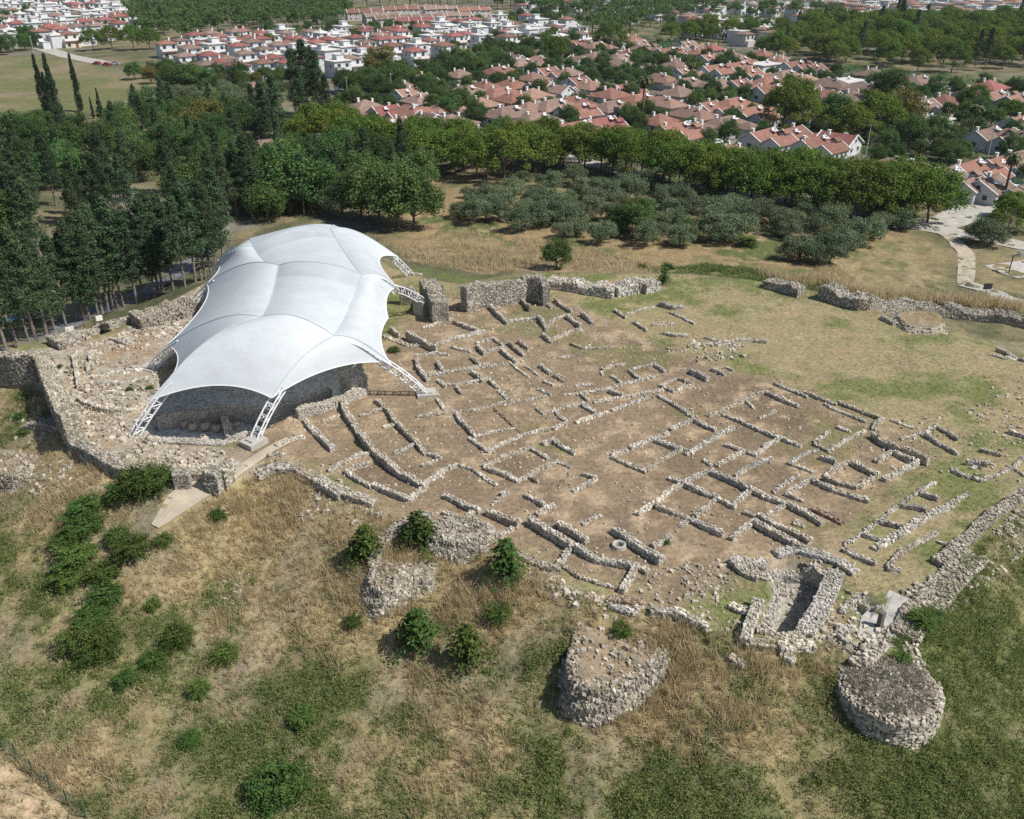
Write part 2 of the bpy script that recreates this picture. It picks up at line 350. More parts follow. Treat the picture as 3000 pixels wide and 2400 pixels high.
def color_attr(o, rgb, name='cover'):
    at_ = o.data.color_attributes.new(name, 'FLOAT_COLOR', 'POINT'); at_.data.foreach_set('color', np.c_[rgb, np.ones(len(rgb))].astype(np.float32).ravel())
def make_ground():
    gx = axis(-1900, 1900, -72, 72, .4, 1.05); gy = axis(-150, 2600, 32, 150, .4, 1.022)
    X, Y = np.meshgrid(gx, gy); x, y = X.ravel(), Y.ravel(); z = gz(x, y)
    nx, ny = len(gx), len(gy); i = (np.arange(ny - 1)[:, None] * nx + np.arange(nx - 1)[None]).ravel()
    m = MB(); m.add(np.c_[x, y, z], np.c_[i, i + 1, i + nx + 1, i + nx])
    mat, nt, b = new_mat('ground_cover', .98)
    a = N(nt, 'ShaderNodeAttribute', attribute_name='cover')
    f1 = noise(nt, 2.2, 8, rough=.72); f2 = noise(nt, .35, 5)
    c = mult(nt, a.outputs['Color'], ramp(nt, f1, [(.28, (.46, .45, .43)), (.5, (1, 1, 1)), (.72, (1.5, 1.47, 1.42))]))
    c = mult(nt, c, ramp(nt, f2, [(.3, (.84, .85, .84)), (.7, (1.14, 1.12, 1.1))]))
    nt.links.new(c, b.inputs['Base Color']); bump(nt, b, f1, .7, .18)
    o = m.build('ground', mat, smooth=True); color_attr(o, cover(x, y)); tag(o, kind='structure')
make_ground()
def sheet(name, pts, width, mat, up=.07, closed=False):
    """a road or a path laid on the ground: pts are ground points"""
    p = np.array([q[:2] for q in pts]); out = [p[0]]
    for a, b in zip(p[:-1], p[1:]):
        k = max(1, int(np.hypot(*(b - a)) / 2.5)); out += [a + (b - a) * t / k for t in range(1, k + 1)]
    p = np.array(out); t = np.gradient(p, axis=0); t /= np.linalg.norm(t, axis=1)[:, None] + 1e-9; nn = np.c_[-t[:, 1], t[:, 0]]
    w = np.interp(np.arange(len(p)), np.linspace(0, len(p) - 1, len(np.atleast_1d(width))), np.atleast_1d(width)) / 2
    w = w * (1 + (fbm(p[:, 0], p[:, 1], 3) - .5) * .25)
    rows = [p + nn * (w * k)[:, None] for k in (-1, -.5, 0, .5, 1)]
    V = np.concatenate([np.c_[r, gz(r[:, 0], r[:, 1]) + up] for r in rows]); n = len(p); m = MB(); i = np.arange(n - 1)
    for k in range(4): m.add(V, np.c_[i + k * n, i + 1 + k * n, i + 1 + (k + 1) * n, i + (k + 1) * n]) if k == 0 else m.F[4].append(np.c_[i + k * n, i + 1 + k * n, i + 1 + (k + 1) * n, i + (k + 1) * n])
    return tag(m.build(name, mat), kind='structure')
def P_(pts): return [on(x, y) for x, y in pts]
sheet('road', P_([(-60,1048),(120,985),(250,930),(370,885),(440,850),(520,800),(590,745),(640,705)]), [4.6,4.6], M['asphalt'])
sheet('road', P_([(1640,455),(1770,490),(1850,508),(1960,535),(2080,572),(2250,585),(2450,625),(2640,655),(2760,655),(2830,625),(2900,585),(2960,545),(3080,480)]), [6.5,7,8,9], M['pale_road'])
sheet('road', P_([(2640,655),(2740,672),(2900,700),(3080,740)]), 6, M['pale_road'], .1)
sheet('path', P_([(2760,685),(2800,710),(2830,745),(2832,790),(2828,830)]), [2.4,3.2,3,2.6], M['dirt_road'])
sheet('path', P_([(2825,832),(2880,850),(2960,880),(3080,905)]), 3.4, M['pale_road'], .1)
sheet('road', P_([(-80,352),(0,342),(90,336),(150,326)]), 5, M['asphalt'])
sheet('road', P_([(120,140),(200,165),(330,190)]), 9, M['pale_road'])
sheet('road', P_([(960,275),(1020,255),(1130,228)]), 8, M['asphalt'])
sheet('road', P_([(1840,240),(1900,250),(1975,262)]), 6, M['pale_road'])
sheet('road', P_([(2660,290),(2730,272),(2830,245)]), 6, M['pale_road'])
sheet('road', P_([(2030,432),(2110,425),(2200,415)]), 6, M['pale_road'])
sheet('path', P_([(455,1545),(520,1475),(560,1445),(640,1410),(720,1365),(790,1320),(850,1290)]), [.9,2.6,2.3,1.2,1.2,1.3], M['dirt_road'], .12)
sheet('court', P_([(2930,800),(2985,790),(3090,775)]), 7.5, M['concrete'], .09)
sheet('walkway', P_(zpts([(1375,600),(1390,500),(1440,420),(1500,350)], 1800,1550,.5566)), [2.6,2.6,2.4,1.6], M['concrete'], .1)

# ------------------------------------------------------------------ the shelter
def tent():
    W = {k: at(x, y, z) for k, (x, y, z) in dict(A=(450,1170,3.7), B=(795,1166,4.0), C=(1142,1063,4.2), D=(1163,841,5.0), E=(1166,752,4.2), F=(489,1012,3.4), G=(606,832,4.0),
        P1=(765,930,9.5), Q1=(978,983,7.8), P2=(816,777,9.5), Q2=(1060,805,8.3), P3=(742,724,8.3), Q3=(969,669,8.5), C2=(1137,932,4.6)).items()}
    W['H'] = np.array([-42.3, 121.5, 4.2]); W['A2'] = np.array([-41.0, 133.0, 3.4]); W['B2'] = np.array([-27.5, 138.0, 3.4])
    n = 20; t = np.linspace(0, 1, n + 1)
    def crom(pts):
        """one smooth curve through the points, split back into its spans"""
        P = [2 * pts[0] - pts[1]] + list(pts) + [2 * pts[-1] - pts[-2]]; res = []
        for i in range(1, len(P) - 2):
            p0, p1, p2, p3 = P[i - 1:i + 3]; tt = t[:, None]
            res.append(.5 * (2 * p1 + (p2 - p0) * tt + (2 * p0 - 5 * p1 + 4 * p2 - p3) * tt ** 2 + (3 * p1 - p0 - 3 * p2 + p3) * tt ** 3))
        return res
    def bend(a, b, v): return a + (b - a) * t[:, None] + (4 * t * (1 - t))[:, None] * np.asarray(v, float)
    up = np.array((0, 0, 1.0))
    a1 = crom([W['F'], W['P1'], W['Q1'], W['C']]); a2 = crom([W['G'], W['P2'], W['Q2'], W['D']]); a3 = crom([W['H'], W['P3'], W['Q3'], W['E']])
    for a in (a1, a2, a3): a[1][:] += (4 * t * (1 - t))[:, None] * up * .6; a[0][:] += (4 * t * (1 - t))[:, None] * up * 1.0; a[2][:] += (4 * t * (1 - t))[:, None] * up * .7
    L = [bend(W['A'], W['P1'], up * 1.75), bend(W['P1'], W['P2'], -up * .95), bend(W['P2'], W['P3'], -up * .9), bend(W['P3'], W['A2'], up * 1.0)]
    R = [bend(W['B'], W['Q1'], up * .9), bend(W['Q1'], W['Q2'], -up * .7), bend(W['Q2'], W['Q3'], -up * .6), bend(W['Q3'], W['B2'], up * .9)]
    def edge(a, b, to, f=.12, lift=.5):
        f *= 1.2; mid = (W[a] + W[b]) / 2; v = (W[to] - mid); v[2] *= .5
        return bend(W[a], W[b], v * f + up * lift)
    def two(e1, e2):
        e = np.concatenate([e1, e2[1:]]); s = np.linspace(0, len(e) - 1, n + 1); k = np.floor(s).astype(int).clip(0, len(e) - 2); f = (s - k)[:, None]
        return e[k] * (1 - f) + e[k + 1] * f
    mb = MB(); uvs = []
    def coons(c0, c1, d0, d1, sag=0.0, band=0):
        """c0: v=0, c1: v=1 (along u); d0: u=0, d1: u=1 (along v)"""
        U = t[None, :, None]; Vv = t[:, None, None]
        S = (1 - Vv) * c0[None] + Vv * c1[None] + (1 - U) * d0[:, None] + U * d1[:, None] - ((1 - U) * (1 - Vv) * c0[0] + U * (1 - Vv) * c0[-1] + (1 - U) * Vv * c1[0] + U * Vv * c1[-1])
        S = S - up * sag * (16 * U * (1 - U) * Vv * (1 - Vv))
        i = (np.arange(n)[:, None] * (n + 1) + np.arange(n)[None]).ravel()
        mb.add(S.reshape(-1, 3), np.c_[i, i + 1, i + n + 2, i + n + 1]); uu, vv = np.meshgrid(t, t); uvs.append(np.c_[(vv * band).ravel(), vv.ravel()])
    pt = lambda k: np.repeat(W[k][None], n + 1, 0)
    eAB = edge('A', 'B', 'P1', .10, .7); eBC = edge('B', 'C', 'Q1', .16, .7); eAF = edge('A', 'F', 'P1', .14, .3)
    eFG = edge('F', 'G', 'P2', .13, .3); eCD = two(edge('C', 'C2', 'Q1', .13, .3), edge('C2', 'D', 'Q2', .16, .3)); eDE = edge('D', 'E', 'Q3', .22, .4); eGH = edge('G', 'H', 'P3', .15, .3)
    eHA = edge('H', 'A2', 'P3', .14, .3); eEB = edge('E', 'B2', 'Q3', .14, .3); eAB2 = edge('A2', 'B2', 'Q3', .1, .6)
    coons(eAB, a1[1], L[0], R[0], .12)
    coons(eAF, pt('P1'), L[0], a1[0], .15)
    coons(eBC, pt('Q1'), R[0], a1[2][::-1], .1)
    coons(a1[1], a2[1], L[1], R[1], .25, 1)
    coons(a1[0], a2[0], eFG, L[1], .2)
    coons(a1[2], a2[2], R[1], eCD, .15)
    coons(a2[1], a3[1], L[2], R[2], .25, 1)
    coons(a2[0], a3[0], eGH, L[2], .2)
    coons(a2[2], a3[2], R[2], eDE, .1)
    coons(a3[1], eAB2, L[3], R[3], .1)
    coons(eHA, pt('P3'), a3[0], L[3][::-1], .1)
    coons(eEB, pt('Q3'), a3[2][::-1], R[3][::-1], .1)
    root = empty('canopy_shelter', (W['P2'][0], W['P2'][1], 0), label='big white tensile membrane shelter on lattice legs over the excavation', cat='shelter')
    og = np.array(root.location)
    mat, nt, b = new_mat('white_membrane', .45)
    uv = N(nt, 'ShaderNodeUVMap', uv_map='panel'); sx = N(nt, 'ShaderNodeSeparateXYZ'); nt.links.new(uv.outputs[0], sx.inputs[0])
    ml = N(nt, 'ShaderNodeMath', operation='MULTIPLY'); nt.links.new(sx.outputs[1], ml.inputs[0]); ml.inputs[1].default_value = 6
    fr = N(nt, 'ShaderNodeMath', operation='FRACT'); nt.links.new(ml.outputs[0], fr.inputs[0])
    ck = ramp(nt, fr.outputs[0], [(.0, (.585, .63, .67)), (.025, (.68, .73, .77)), (.975, (.68, .73, .77)), (1.0, (.585, .63, .67))])
    c = mult(nt, ck, ramp(nt, noise(nt, .5, 6), [(.3, (.90, .895, .885)), (.7, (1.03, 1.03, 1.03))]))
    c = mult(nt, c, ramp(nt, sx.outputs[0], [(.0, (1, 1, 1)), (.52, (1, 1, 1)), (.54, (.93, .935, .94)), (.80, (.92, .925, .93)), (.83, (.80, .81, .82)), (1, (.82, .83, .84))]))  # centre panels darken in bands toward the next arch: shading put into the fabric colour
    nt.links.new(c, b.inputs['Base Color'])
    tr = N(nt, 'ShaderNodeBsdfTranslucent'); tr.inputs[0].default_value = (.7, .72, .74, 1); mx = N(nt, 'ShaderNodeMixShader'); mx.inputs[0].default_value = .24
    nt.links.new(b.outputs[0], mx.inputs[1]); nt.links.new(tr.outputs[0], mx.inputs[2]); nt.links.new(mx.outputs[0], nt.nodes['Material Output'].inputs[0])
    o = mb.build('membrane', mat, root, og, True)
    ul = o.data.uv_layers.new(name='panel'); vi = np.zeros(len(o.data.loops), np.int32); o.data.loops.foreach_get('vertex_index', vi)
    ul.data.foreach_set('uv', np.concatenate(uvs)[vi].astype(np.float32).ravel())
    e = MB()
    for cv in (eAB, eBC, eAF, eFG, eCD, eDE, eGH, eHA, eEB, eAB2):
        for p, q in zip(cv[:-1], cv[1:]): e.tube(p, q, .07, n=5)
    e.build('edge_cable', M['white_steel'], root, og)
    s = MB()
    for cv in a1 + a2 + a3 + L + R:
        for p, q in zip(cv[:-1], cv[1:]): s.tube(p + up * .03, q + up * .03, .04, n=5)
    s.build('ridge_seam', simple('seam_tape', (.42, .47, .52), .6, .1), root, og)
    # arch trusses under the membrane
    def truss(mb, pts, w, chord=.09):
        pts = np.array(pts); tg = np.gradient(pts, axis=0); tg /= np.linalg.norm(tg, axis=1)[:, None]
        side = np.cross(tg, up); side /= np.linalg.norm(side, axis=1)[:, None]; dn = np.cross(side, tg)
        c = [pts + side * w / 2 * a + dn * (w * .45 * (b - 1)) for a, b in ((-1, 1), (1, 1), (0, -1))]
        for k in range(len(pts) - 1):
            for j in range(3):
                mb.tube(c[j][k], c[j][k + 1], chord, n=6)
                a, d = c[j], c[(j + 1) % 3]
                mb.tube(a[k], d[k + 1] if k % 2 else d[k], chord * .55, n=4); mb.tube(a[k] if k % 2 else a[k + 1], d[k + 1] if not k % 2 else d[k], chord * .5, n=4)
    am = MB()
    for arc in (np.concatenate([a1[0], a1[1][1:], a1[2][1:]]), np.concatenate([a2[0], a2[1][1:], a2[2][1:]]), np.concatenate([a3[0], a3[1][1:], a3[2][1:]])): truss(am, arc[::2] - up * .45, .8, .07)
    am.build('arch_truss', M['white_steel'], root, og)
    bases = dict(A=at(378,1288,-.2), B=at(742,1288,.5), C=at(1250,1148,.3), D=at(1240,876,2.0), E=at(1213,812,-.6), F=at(437,1075,.2), G=at(556,896,-1.0), H=np.array([-47, 124.5, -3.5]), A2=np.array([-45, 140, -4.5]), B2=np.array([-27, 145, -4.0]))
    nxt = dict(A=L[0][3], B=R[0][3], C=a1[2][-4], D=a2[2][-4], E=a3[2][-4], F=a1[0][3], G=a2[0][3], H=a3[0][3], A2=L[3][-4], B2=R[3][-4])
    for k, bs in bases.items():
        c = W[k]; q = nxt[k] - up * .3; m = (bs + q) / 2 + (up * .7 + (bs - c) * .08)
        tt = np.linspace(0, 1, 10)[:, None]; cv = (1 - tt) ** 2 * bs + 2 * tt * (1 - tt) * m + tt ** 2 * q
        lm = MB(); truss(lm, cv, .95, .085); lm.build('truss_leg', M['white_steel'], root, og)
        fm = MB(); d = (c - bs); yaw = math.atan2(d[1], d[0]); zz = g1(bs[0], bs[1])
        fm.box((bs[0], bs[1], (bs[2] + zz) / 2 - .35), (2.2, 1.9, max(.8, bs[2] - zz + .7)), yaw); fm.box((bs[0], bs[1], bs[2] + .05), (1.2, 1.1, .22), yaw)
        fm.build('footing', M['concrete'], root, og)
tent()
# ------------------------------------------------------------------ the ruins: low walls of rubble stone, traced from the survey
ZONE = {'2': (900,1050,.4638), '3': (1700,1050,.603), '5': (800,450,.4638), '6': (1800,450,.5566), 'B': (1800,1550,.5566), 'C': (900,1500,.5217), '1': (0,900,.4638), 'S': (0,0,1)}
def wall_into(mb, pts, w, h, rng, deep=.45, size=.3, rough=1.0, base=None):
    p = np.array([q[:2] for q in pts], float); seg = np.diff(p, axis=0); L = np.hypot(seg[:, 0], seg[:, 1]); cum = np.r_[0, np.cumsum(L)]; tot = cum[-1]
    if tot < .2: return
    ns = max(2, int(tot / .35)); s = np.linspace(0, tot, ns + 1)
    def pos(s): return np.c_[np.interp(s, cum, p[:, 0]), np.interp(s, cum, p[:, 1])]
    def tan(s):
        a = pos(np.clip(s - .3, 0, tot)); b = pos(np.clip(s + .3, 0, tot)); t = b - a; return t / (np.linalg.norm(t, axis=1)[:, None] + 1e-9)
    def prof(x, y): return np.clip(1.0 + 1.3 * (fbm(x * 1.0 + 13, y + 5, 2.0, 4) - .5) * rough, .3, 1.4)
    c = pos(s); tg = tan(s); nn = np.c_[-tg[:, 1], tg[:, 0]]
    wig = (fbm(c[:, 0], c[:, 1], 1.7, 2) - .5) * .16 * min(1, w); c = c + nn * wig[:, None]
    g = gz(c[:, 0], c[:, 1]); top = g + h * prof(c[:, 0], c[:, 1]); bot = g - deep if base is None else np.full(len(g), base)
    hw = w / 2 * .86
    a, b = c - nn * hw, c + nn * hw; n = len(c)
    V = np.concatenate([np.c_[a, bot], np.c_[b, bot], np.c_[a, top - .05], np.c_[b, top - .05]]); i = np.arange(n - 1)
    mb.core(V, np.concatenate([np.c_[i, i + 1, i + 2*n + 1, i + 2*n], np.c_[i + n + 1, i + n, i + 3*n, i + 3*n + 1], np.c_[i + 2*n, i + 2*n + 1, i + 3*n + 1, i + 3*n], [[0, 2*n, 3*n, n], [n - 1, 2*n - 1, 4*n - 1, 3*n - 1]]]))
    P, S, Y = [], [], []
    def put(ss, off, f, sz, lift):
        q = pos(ss); t = tan(ss); nv = np.c_[-t[:, 1], t[:, 0]]; q = q + nv * (off + np.interp(ss, s, wig))[:, None]
        tz, bz = np.interp(ss, s, top), np.interp(ss, s, g if base is None else bot)
        P.append(np.c_[q, bz + (tz - bz) * f + lift]); S.append(sz); Y.append(np.arctan2(t[:, 1], t[:, 0]) + rng.normal(0, .13, len(ss)))
    na = max(2, int(tot / (size * 1.0))); nc = max(2, int(round(w / (size * .95))))
    for r in range(nc):
        k = na; ss = (np.arange(k) + rng.random(k)) / k * tot; off = np.full(k, (r + .5) / nc * w - w / 2) + rng.normal(0, .05, k)
        keep = rng.random(k) > .18; ss, off = ss[keep], off[keep]; k = len(ss)
        lift = rng.uniform(-.3, .08, k) * size
        put(ss, off, 1.0, np.c_[rng.uniform(.6, 1.6, k) * size, rng.uniform(.55, 1.2, k) * size, rng.uniform(.5, .95, k) * size], lift)
    H = h if base is None else h - base
    nr = max(1, int(round(H / (size * .72))))
    for sd in (-1, 1):
        for r in range(nr):
            k = na; ss = (np.arange(k) + rng.random(k)) / k * tot; f = (r + .4) / nr
            off = np.full(k, sd * (w / 2 - size * .22)) + rng.normal(0, .02, k)
            put(ss, off, f, np.c_[rng.uniform(.7, 1.5, k) * size, rng.uniform(.4, .7, k) * size, rng.uniform(.55, .85, k) * size], rng.normal(0, .02, k))
    for e0 in (0.0, tot):
        ncol = max(1, int(w / size)); k = ncol * nr; cc = np.tile(np.arange(ncol), nr); rw = np.repeat(np.arange(nr), ncol)
        put(np.full(k, e0) + rng.normal(0, .03, k), (cc + .5) / ncol * w * .95 - w * .475 + rng.normal(0, .03, k), (rw + .45) / nr, np.c_[rng.uniform(.4, .7, k) * size, rng.uniform(.8, 1.3, k) * size, rng.uniform(.55, .9, k) * size], rng.normal(0, .02, k))
    V, F = rocks(np.concatenate(P), np.concatenate(S), np.concatenate(Y), rng); mb.add(V, F)
RSEED = [0]
def ruin(label, walls, name='ruin_foundation', cat='ruin', group=None, mat='stone'):
    RSEED[0] += 1; rng = np.random.default_rng(100 + RSEED[0]); root = None
    for wdef in walls:
        zone, h, w, pts = wdef[:4]; opt = wdef[4] if len(wdef) > 4 else {}
        ox, oy, sc = ZONE[zone]
        wp = [on(ox + x * sc, oy + y * sc, max(0, h) * .9) if not opt.get('base') else at(ox + x * sc, oy + y * sc, h) for x, y in pts]
        if root is None:
            root = empty(name, (wp[0][0], wp[0][1], g1(wp[0][0], wp[0][1])), label=label, cat=cat, group=group)
        if not opt.get('base') and name == 'ruin_foundation': w, h = w * .56, h * .55
        mb = MB(); wall_into(mb, wp, w, h, rng, size=opt.get('size', .3) * (.72 if name == 'ruin_foundation' else .68), base=opt.get('base'), rough=opt.get('rough', 1))
        mb.build('wall', [M[opt.get('mat', mat)], M['core']], root, np.array(root.location))
    return root
LOW = 'low stone foundations of the excavated houses'
R2, R3 = '2', '3'
RUINS = [
 ('tall stepped retaining wall curving down the terraces right of the shelter', [(R2,1.35,1.0,[(220,245),(245,310),(300,385),(360,480),(430,550),(500,620),(600,690),(700,735),(750,760)]), (R2,.55,.7,[(130,690),(235,640),(300,600),(420,575)])]),
 ('open-ended rectangular room at the foot of the stepped retaining wall', [(R2,.95,.8,[(740,775),(640,855),(560,830),(415,765)]),(R2,.7,.7,[(400,785),(310,740),(240,695),(310,660),(390,640)]),(R2,.6,.75,[(740,765),(820,720),(870,685),(935,655)]),(R2,.3,.5,[(940,660),(1040,690),(1100,730),(1190,795)])]),
 ('crumbling low wall along the terrace below the footing of the nearest right truss leg', [(R2,.9,.9,[(0,395),(60,440),(100,490),(155,545)]),(R2,.25,.45,[(90,390),(160,365),(215,350)]),(R2,.55,.8,[(20,330),(120,300),(215,290)])]),
 ('zigzag dividing wall with two short cross walls beside the stepped retaining wall', [(R2,.8,.75,[(430,240),(475,270),(510,305),(550,370),(590,410),(640,465),(690,510),(745,575)]),(R2,.45,.6,[(480,420),(580,395)]),(R2,.4,.6,[(330,350),(430,320),(500,300)]),(R2,.35,.55,[(550,590),(630,555),(705,520)])]),
 ('small L of dark blocks standing alone in the grass of the dig', [(R2,.6,.6,[(765,585),(845,612)]),(R2,.45,.55,[(845,612),(790,645),(725,662)])]),
 ('long thin terrace line of stones running from the right truss leg across the dig', [(R2,.4,.7,[(690,355),(780,340),(900,330),(1040,312),(1180,285),(1330,255),(1440,240),(1510,225)]),(R2,.45,.6,[(780,170),(830,220)]),(R2,.45,.6,[(820,240),(860,300)]),(R2,.5,.6,[(1210,190),(1262,240)])]),
 ('large two-part house plan with a thin reddish partition', [(R2,.65,.7,[(940,325),(970,380),(1005,405)]),(R2,.6,.65,[(1010,415),(1065,480)]),(R2,.45,.65,[(1025,490),(1080,530),(1140,575),(1240,520),(1370,465),(1450,445),(1530,435)]),(R2,.25,.4,[(1080,482),(1180,452),(1310,432)]),(R2,.25,.45,[(1185,310),(1235,355),(1280,400),(1365,468)],{'mat':'brick'})]),
 ('broken line of house walls stepping up to the right above the two-part house plan', [(R2,.45,.65,[(1450,300),(1490,335),(1600,305),(1750,270)]),(R2,.45,.6,[(1570,320),(1600,360),(1640,385)]),(R2,.5,.7,[(1555,430),(1640,392)]),(R2,.45,.65,[(1700,390),(1800,352),(1900,328)]),(R2,.4,.55,[(1760,275),(1820,332)])]),
 ('clear rectangular house plan with pale walls in the middle of the dig', [(R2,.6,.75,[(1120,662),(1240,600),(1330,570),(1405,547)]),(R2,.6,.7,[(1405,547),(1460,575),(1525,612)]),(R2,.65,.75,[(1120,668),(1220,700),(1330,752)]),(R2,.6,.75,[(1330,752),(1430,700),(1570,632)]),(R2,.4,.6,[(1570,632),(1665,672)]),(R2,.5,.55,[(1390,720),(1460,765)])]),
 ('detached bent wall right above the clear rectangular house plan', [(R2,.6,.75,[(1490,522),(1550,495),(1620,542),(1692,582)])]),
 ('small detached corner of stones right below the clear rectangular house plan', [(R2,.4,.7,[(1680,825),(1760,785),(1830,742)]),(R2,.45,.6,[(1830,742),(1740,717)])]),
 ('pair of stubby parallel walls near the front edge of the dig', [(R2,.9,.8,[(870,835),(930,862),(1020,910),(1085,932)]),(R2,.8,.75,[(860,940),(940,970),(1010,1000)]),(R2,.6,.8,[(1010,1000),(1015,965),(1090,935)])]),
 ('narrow room with one tall side wall near the front edge of the dig', [(R2,1.1,.9,[(1140,932),(1230,970),(1335,1015)]),(R2,.5,.8,[(1340,1010),(1290,1060),(1220,1100)]),(R2,.25,.4,[(1170,915),(1270,835)]),(R2,.7,.6,[(1225,830),(1265,822)])]),
 ('thick double wall running down to the sunken front room', [(R2,1.2,.95,[(1408,985),(1520,1052),(1665,1142)]),(R2,1.2,.9,[(1590,1000),(1680,1050),(1765,1105)]),(R2,.4,.7,[(1740,1032),(1800,1000),(1855,972)]),(R2,.6,.9,[(1450,965),(1505,930),(1565,910)]),(R2,.6,.6,[(1378,845),(1470,890),(1505,920)])]),
 ('tall straight wall with a short side branch beside the stone well ring', [(R3,1.35,1.0,[(165,790),(280,870),(395,945)]),(R3,.6,.9,[(355,895),(440,850)])]),
 ('sunken square room with a thick corner at the front edge of the dig', [('C',1.1,.85,[(1515,165),(1560,190),(1620,228),(1700,240),(1825,268)]),('C',.6,.8,[(1500,160),(1460,210),(1415,272)]),('C',.35,.5,[(1420,275),(1500,340),(1640,392),(1745,418)]),('C',.9,.95,[(1850,265),(1815,340),(1765,412)]),('C',.7,.9,[(1855,280),(1890,300),(1917,312)])]),
 ('low brick-faced block below the sunken square room', [('C',.6,1.1,[(1700,462),(1790,475),(1880,492)],{'mat':'brick'}),('C',.6,.9,[(1700,500),(1770,522),(1830,545),(1865,510)])]),
 ('leftmost room of the big grid of rooms, with a notched corner', [(R3,.6,.8,[(155,452),(230,430)]),(R3,.65,.75,[(155,460),(240,500),(322,532)]),(R3,.6,.85,[(245,420),(330,388),(430,348)]),(R3,.75,.8,[(352,375),(420,398),(492,428)]),(R3,.55,.8,[(322,530),(410,468),(492,430)])]),
 ('two small square rooms above the leftmost room of the grid', [(R3,.55,.8,[(440,330),(545,288)]),(R3,.6,.75,[(548,288),(610,312),(660,335)]),(R3,.55,.8,[(515,450),(600,405),(665,362),(745,325)]),(R3,.5,.7,[(380,168),(480,225),(548,272)]),(R3,.3,.5,[(490,425),(550,455)])]),
 ('row of three room corners in the middle of the grid', [(R3,.5,.7,[(600,480),(640,505)]),(R3,.6,.8,[(665,505),(710,478),(800,435)]),(R3,.65,.8,[(710,402),(790,430),(860,452)]),(R3,.55,.75,[(860,448),(910,410),(972,375)]),(R3,.5,.7,[(755,558),(830,510),(935,470)])]),
 ('long straight back wall of the grid with a rectangular court behind it', [(R3,.55,.65,[(690,258),(780,292),(880,340),(970,375),(1075,412)]),(R3,.45,.8,[(620,268),(690,240),(800,190),(905,150)]),(R3,.7,.65,[(905,150),(980,185),(1062,215)]),(R3,.35,.6,[(870,280),(950,250)]),(R3,.25,.5,[(795,195),(850,240)])]),
 ('long stepped wall through the heart of the grid of rooms', [(R3,.85,.85,[(640,530),(740,572),(820,612)]),(R3,.8,.85,[(830,615),(900,648),(995,682)]),(R3,.5,.8,[(435,570),(500,592)]),(R3,.55,.8,[(500,592),(560,560),(645,525)])]),
 ('double row of square rooms along the front of the grid', [(R3,.8,.8,[(515,592),(600,630),(675,655)]),(R3,.7,.8,[(680,665),(760,705)]),(R3,.6,.8,[(745,688),(840,620)]),(R3,.55,.85,[(280,740),(370,680),(440,625),(500,595)]),(R3,.7,.75,[(370,700),(450,730),(530,758)]),(R3,.75,.8,[(540,760),(600,792),(695,835)]),(R3,.5,.75,[(560,752),(620,705),(672,660)]),(R3,.5,.7,[(485,800),(535,765)])]),
 ('long wall pair reaching down toward the cellar house', [(R3,.95,.95,[(850,772),(950,825),(1075,888)]),(R3,.6,.9,[(735,860),(790,815),(850,772)]),(R3,.7,.7,[(870,740),(950,790),(1050,832),(1120,872)]),(R3,.5,.8,[(910,750),(965,715),(1022,682)]),(R3,.5,.6,[(800,735),(850,752)])]),
 ('ragged wall end with spilled reddish stones at the right of the grid', [(R3,.8,.9,[(1020,690),(1120,742),(1180,780)]),(R3,.5,1.1,[(1130,712),(1200,745),(1275,785)],{'mat':'brick'}),(R3,.45,1.4,[(1040,785),(1090,800)])]),
 ('small U of thin walls under the long dark corner wall', [(R3,.35,.5,[(1140,400),(1175,375),(1212,350)]),(R3,.45,.65,[(1140,405),(1210,440),(1300,382),(1385,340)]),(R3,.5,.6,[(1250,322),(1312,342)])]),
 ('long tall dark wall with a hooked end at the right of the dig', [(R3,1.4,.9,[(1430,335),(1470,370),(1560,412),(1640,442),(1700,466)]),(R3,.7,.8,[(1428,325),(1445,300),(1475,275)])]),
 ('cluster of joined rooms between the grid and the long dark wall', [(R3,.45,.6,[(1015,500),(1090,452),(1155,432)]),(R3,.4,.55,[(1020,502),(1130,542)]),(R3,.7,.7,[(1170,462),(1242,487)]),(R3,.55,.8,[(1195,560),(1240,525),(1300,490)]),(R3,.95,.8,[(1330,482),(1385,512),(1445,542)]),(R3,.5,.85,[(1360,612),(1400,580),(1450,545)]),(R3,.7,.85,[(1478,570),(1560,532),(1640,492)]),(R3,.85,.8,[(1530,435),(1580,462),(1640,490)]),(R3,.5,.8,[(1440,490),(1485,460),(1532,430)])]),
 ('pair of tapering walls at the lower right of the joined rooms', [(R3,.7,.85,[(1130,572),(1230,618),(1320,648),(1405,675)]),(R3,.7,.65,[(1185,562),(1260,588),(1345,610)]),(R3,.4,.7,[(940,640),(990,605),(1060,552)]),(R3,.45,.75,[(1010,640),(1070,605),(1130,570)]),(R3,.6,.7,[(1000,642),(1085,672)])]),
 ('long thin boundary wall at the back right of the dig', [(R3,.45,.5,[(945,112),(1040,150),(1105,178)]),(R3,.6,.55,[(1090,150),(1160,178),(1250,208)]),(R3,.45,.5,[(1190,210),(1240,238),(1320,268),(1390,297)]),(R3,.7,.55,[(1255,195),(1370,240),(1465,275)])]),
 ('two loose parallel walls in the grass beside the long dark wall', [(R3,.8,.6,[(1680,350),(1760,400),(1840,440)]),(R3,.6,.6,[(1740,320),(1840,378)]),(R3,.3,.5,[(1560,385),(1680,350),(1740,315)]),(R3,.35,.5,[(1510,290),(1620,330)])]),
 ('comb of four short dark walls joined by a thin pale line', [(R3,.35,.5,[(1285,898),(1380,838),(1470,770),(1560,700),(1660,632),(1730,592)]),(R3,.7,.75,[(1285,905),(1350,940),(1440,975)]),(R3,.8,.6,[(1385,832),(1482,862)]),(R3,.8,.6,[(1460,770),(1575,798)]),(R3,.85,.6,[(1570,690),(1685,712)]),(R3,.8,.6,[(1660,632),(1742,660)])]),
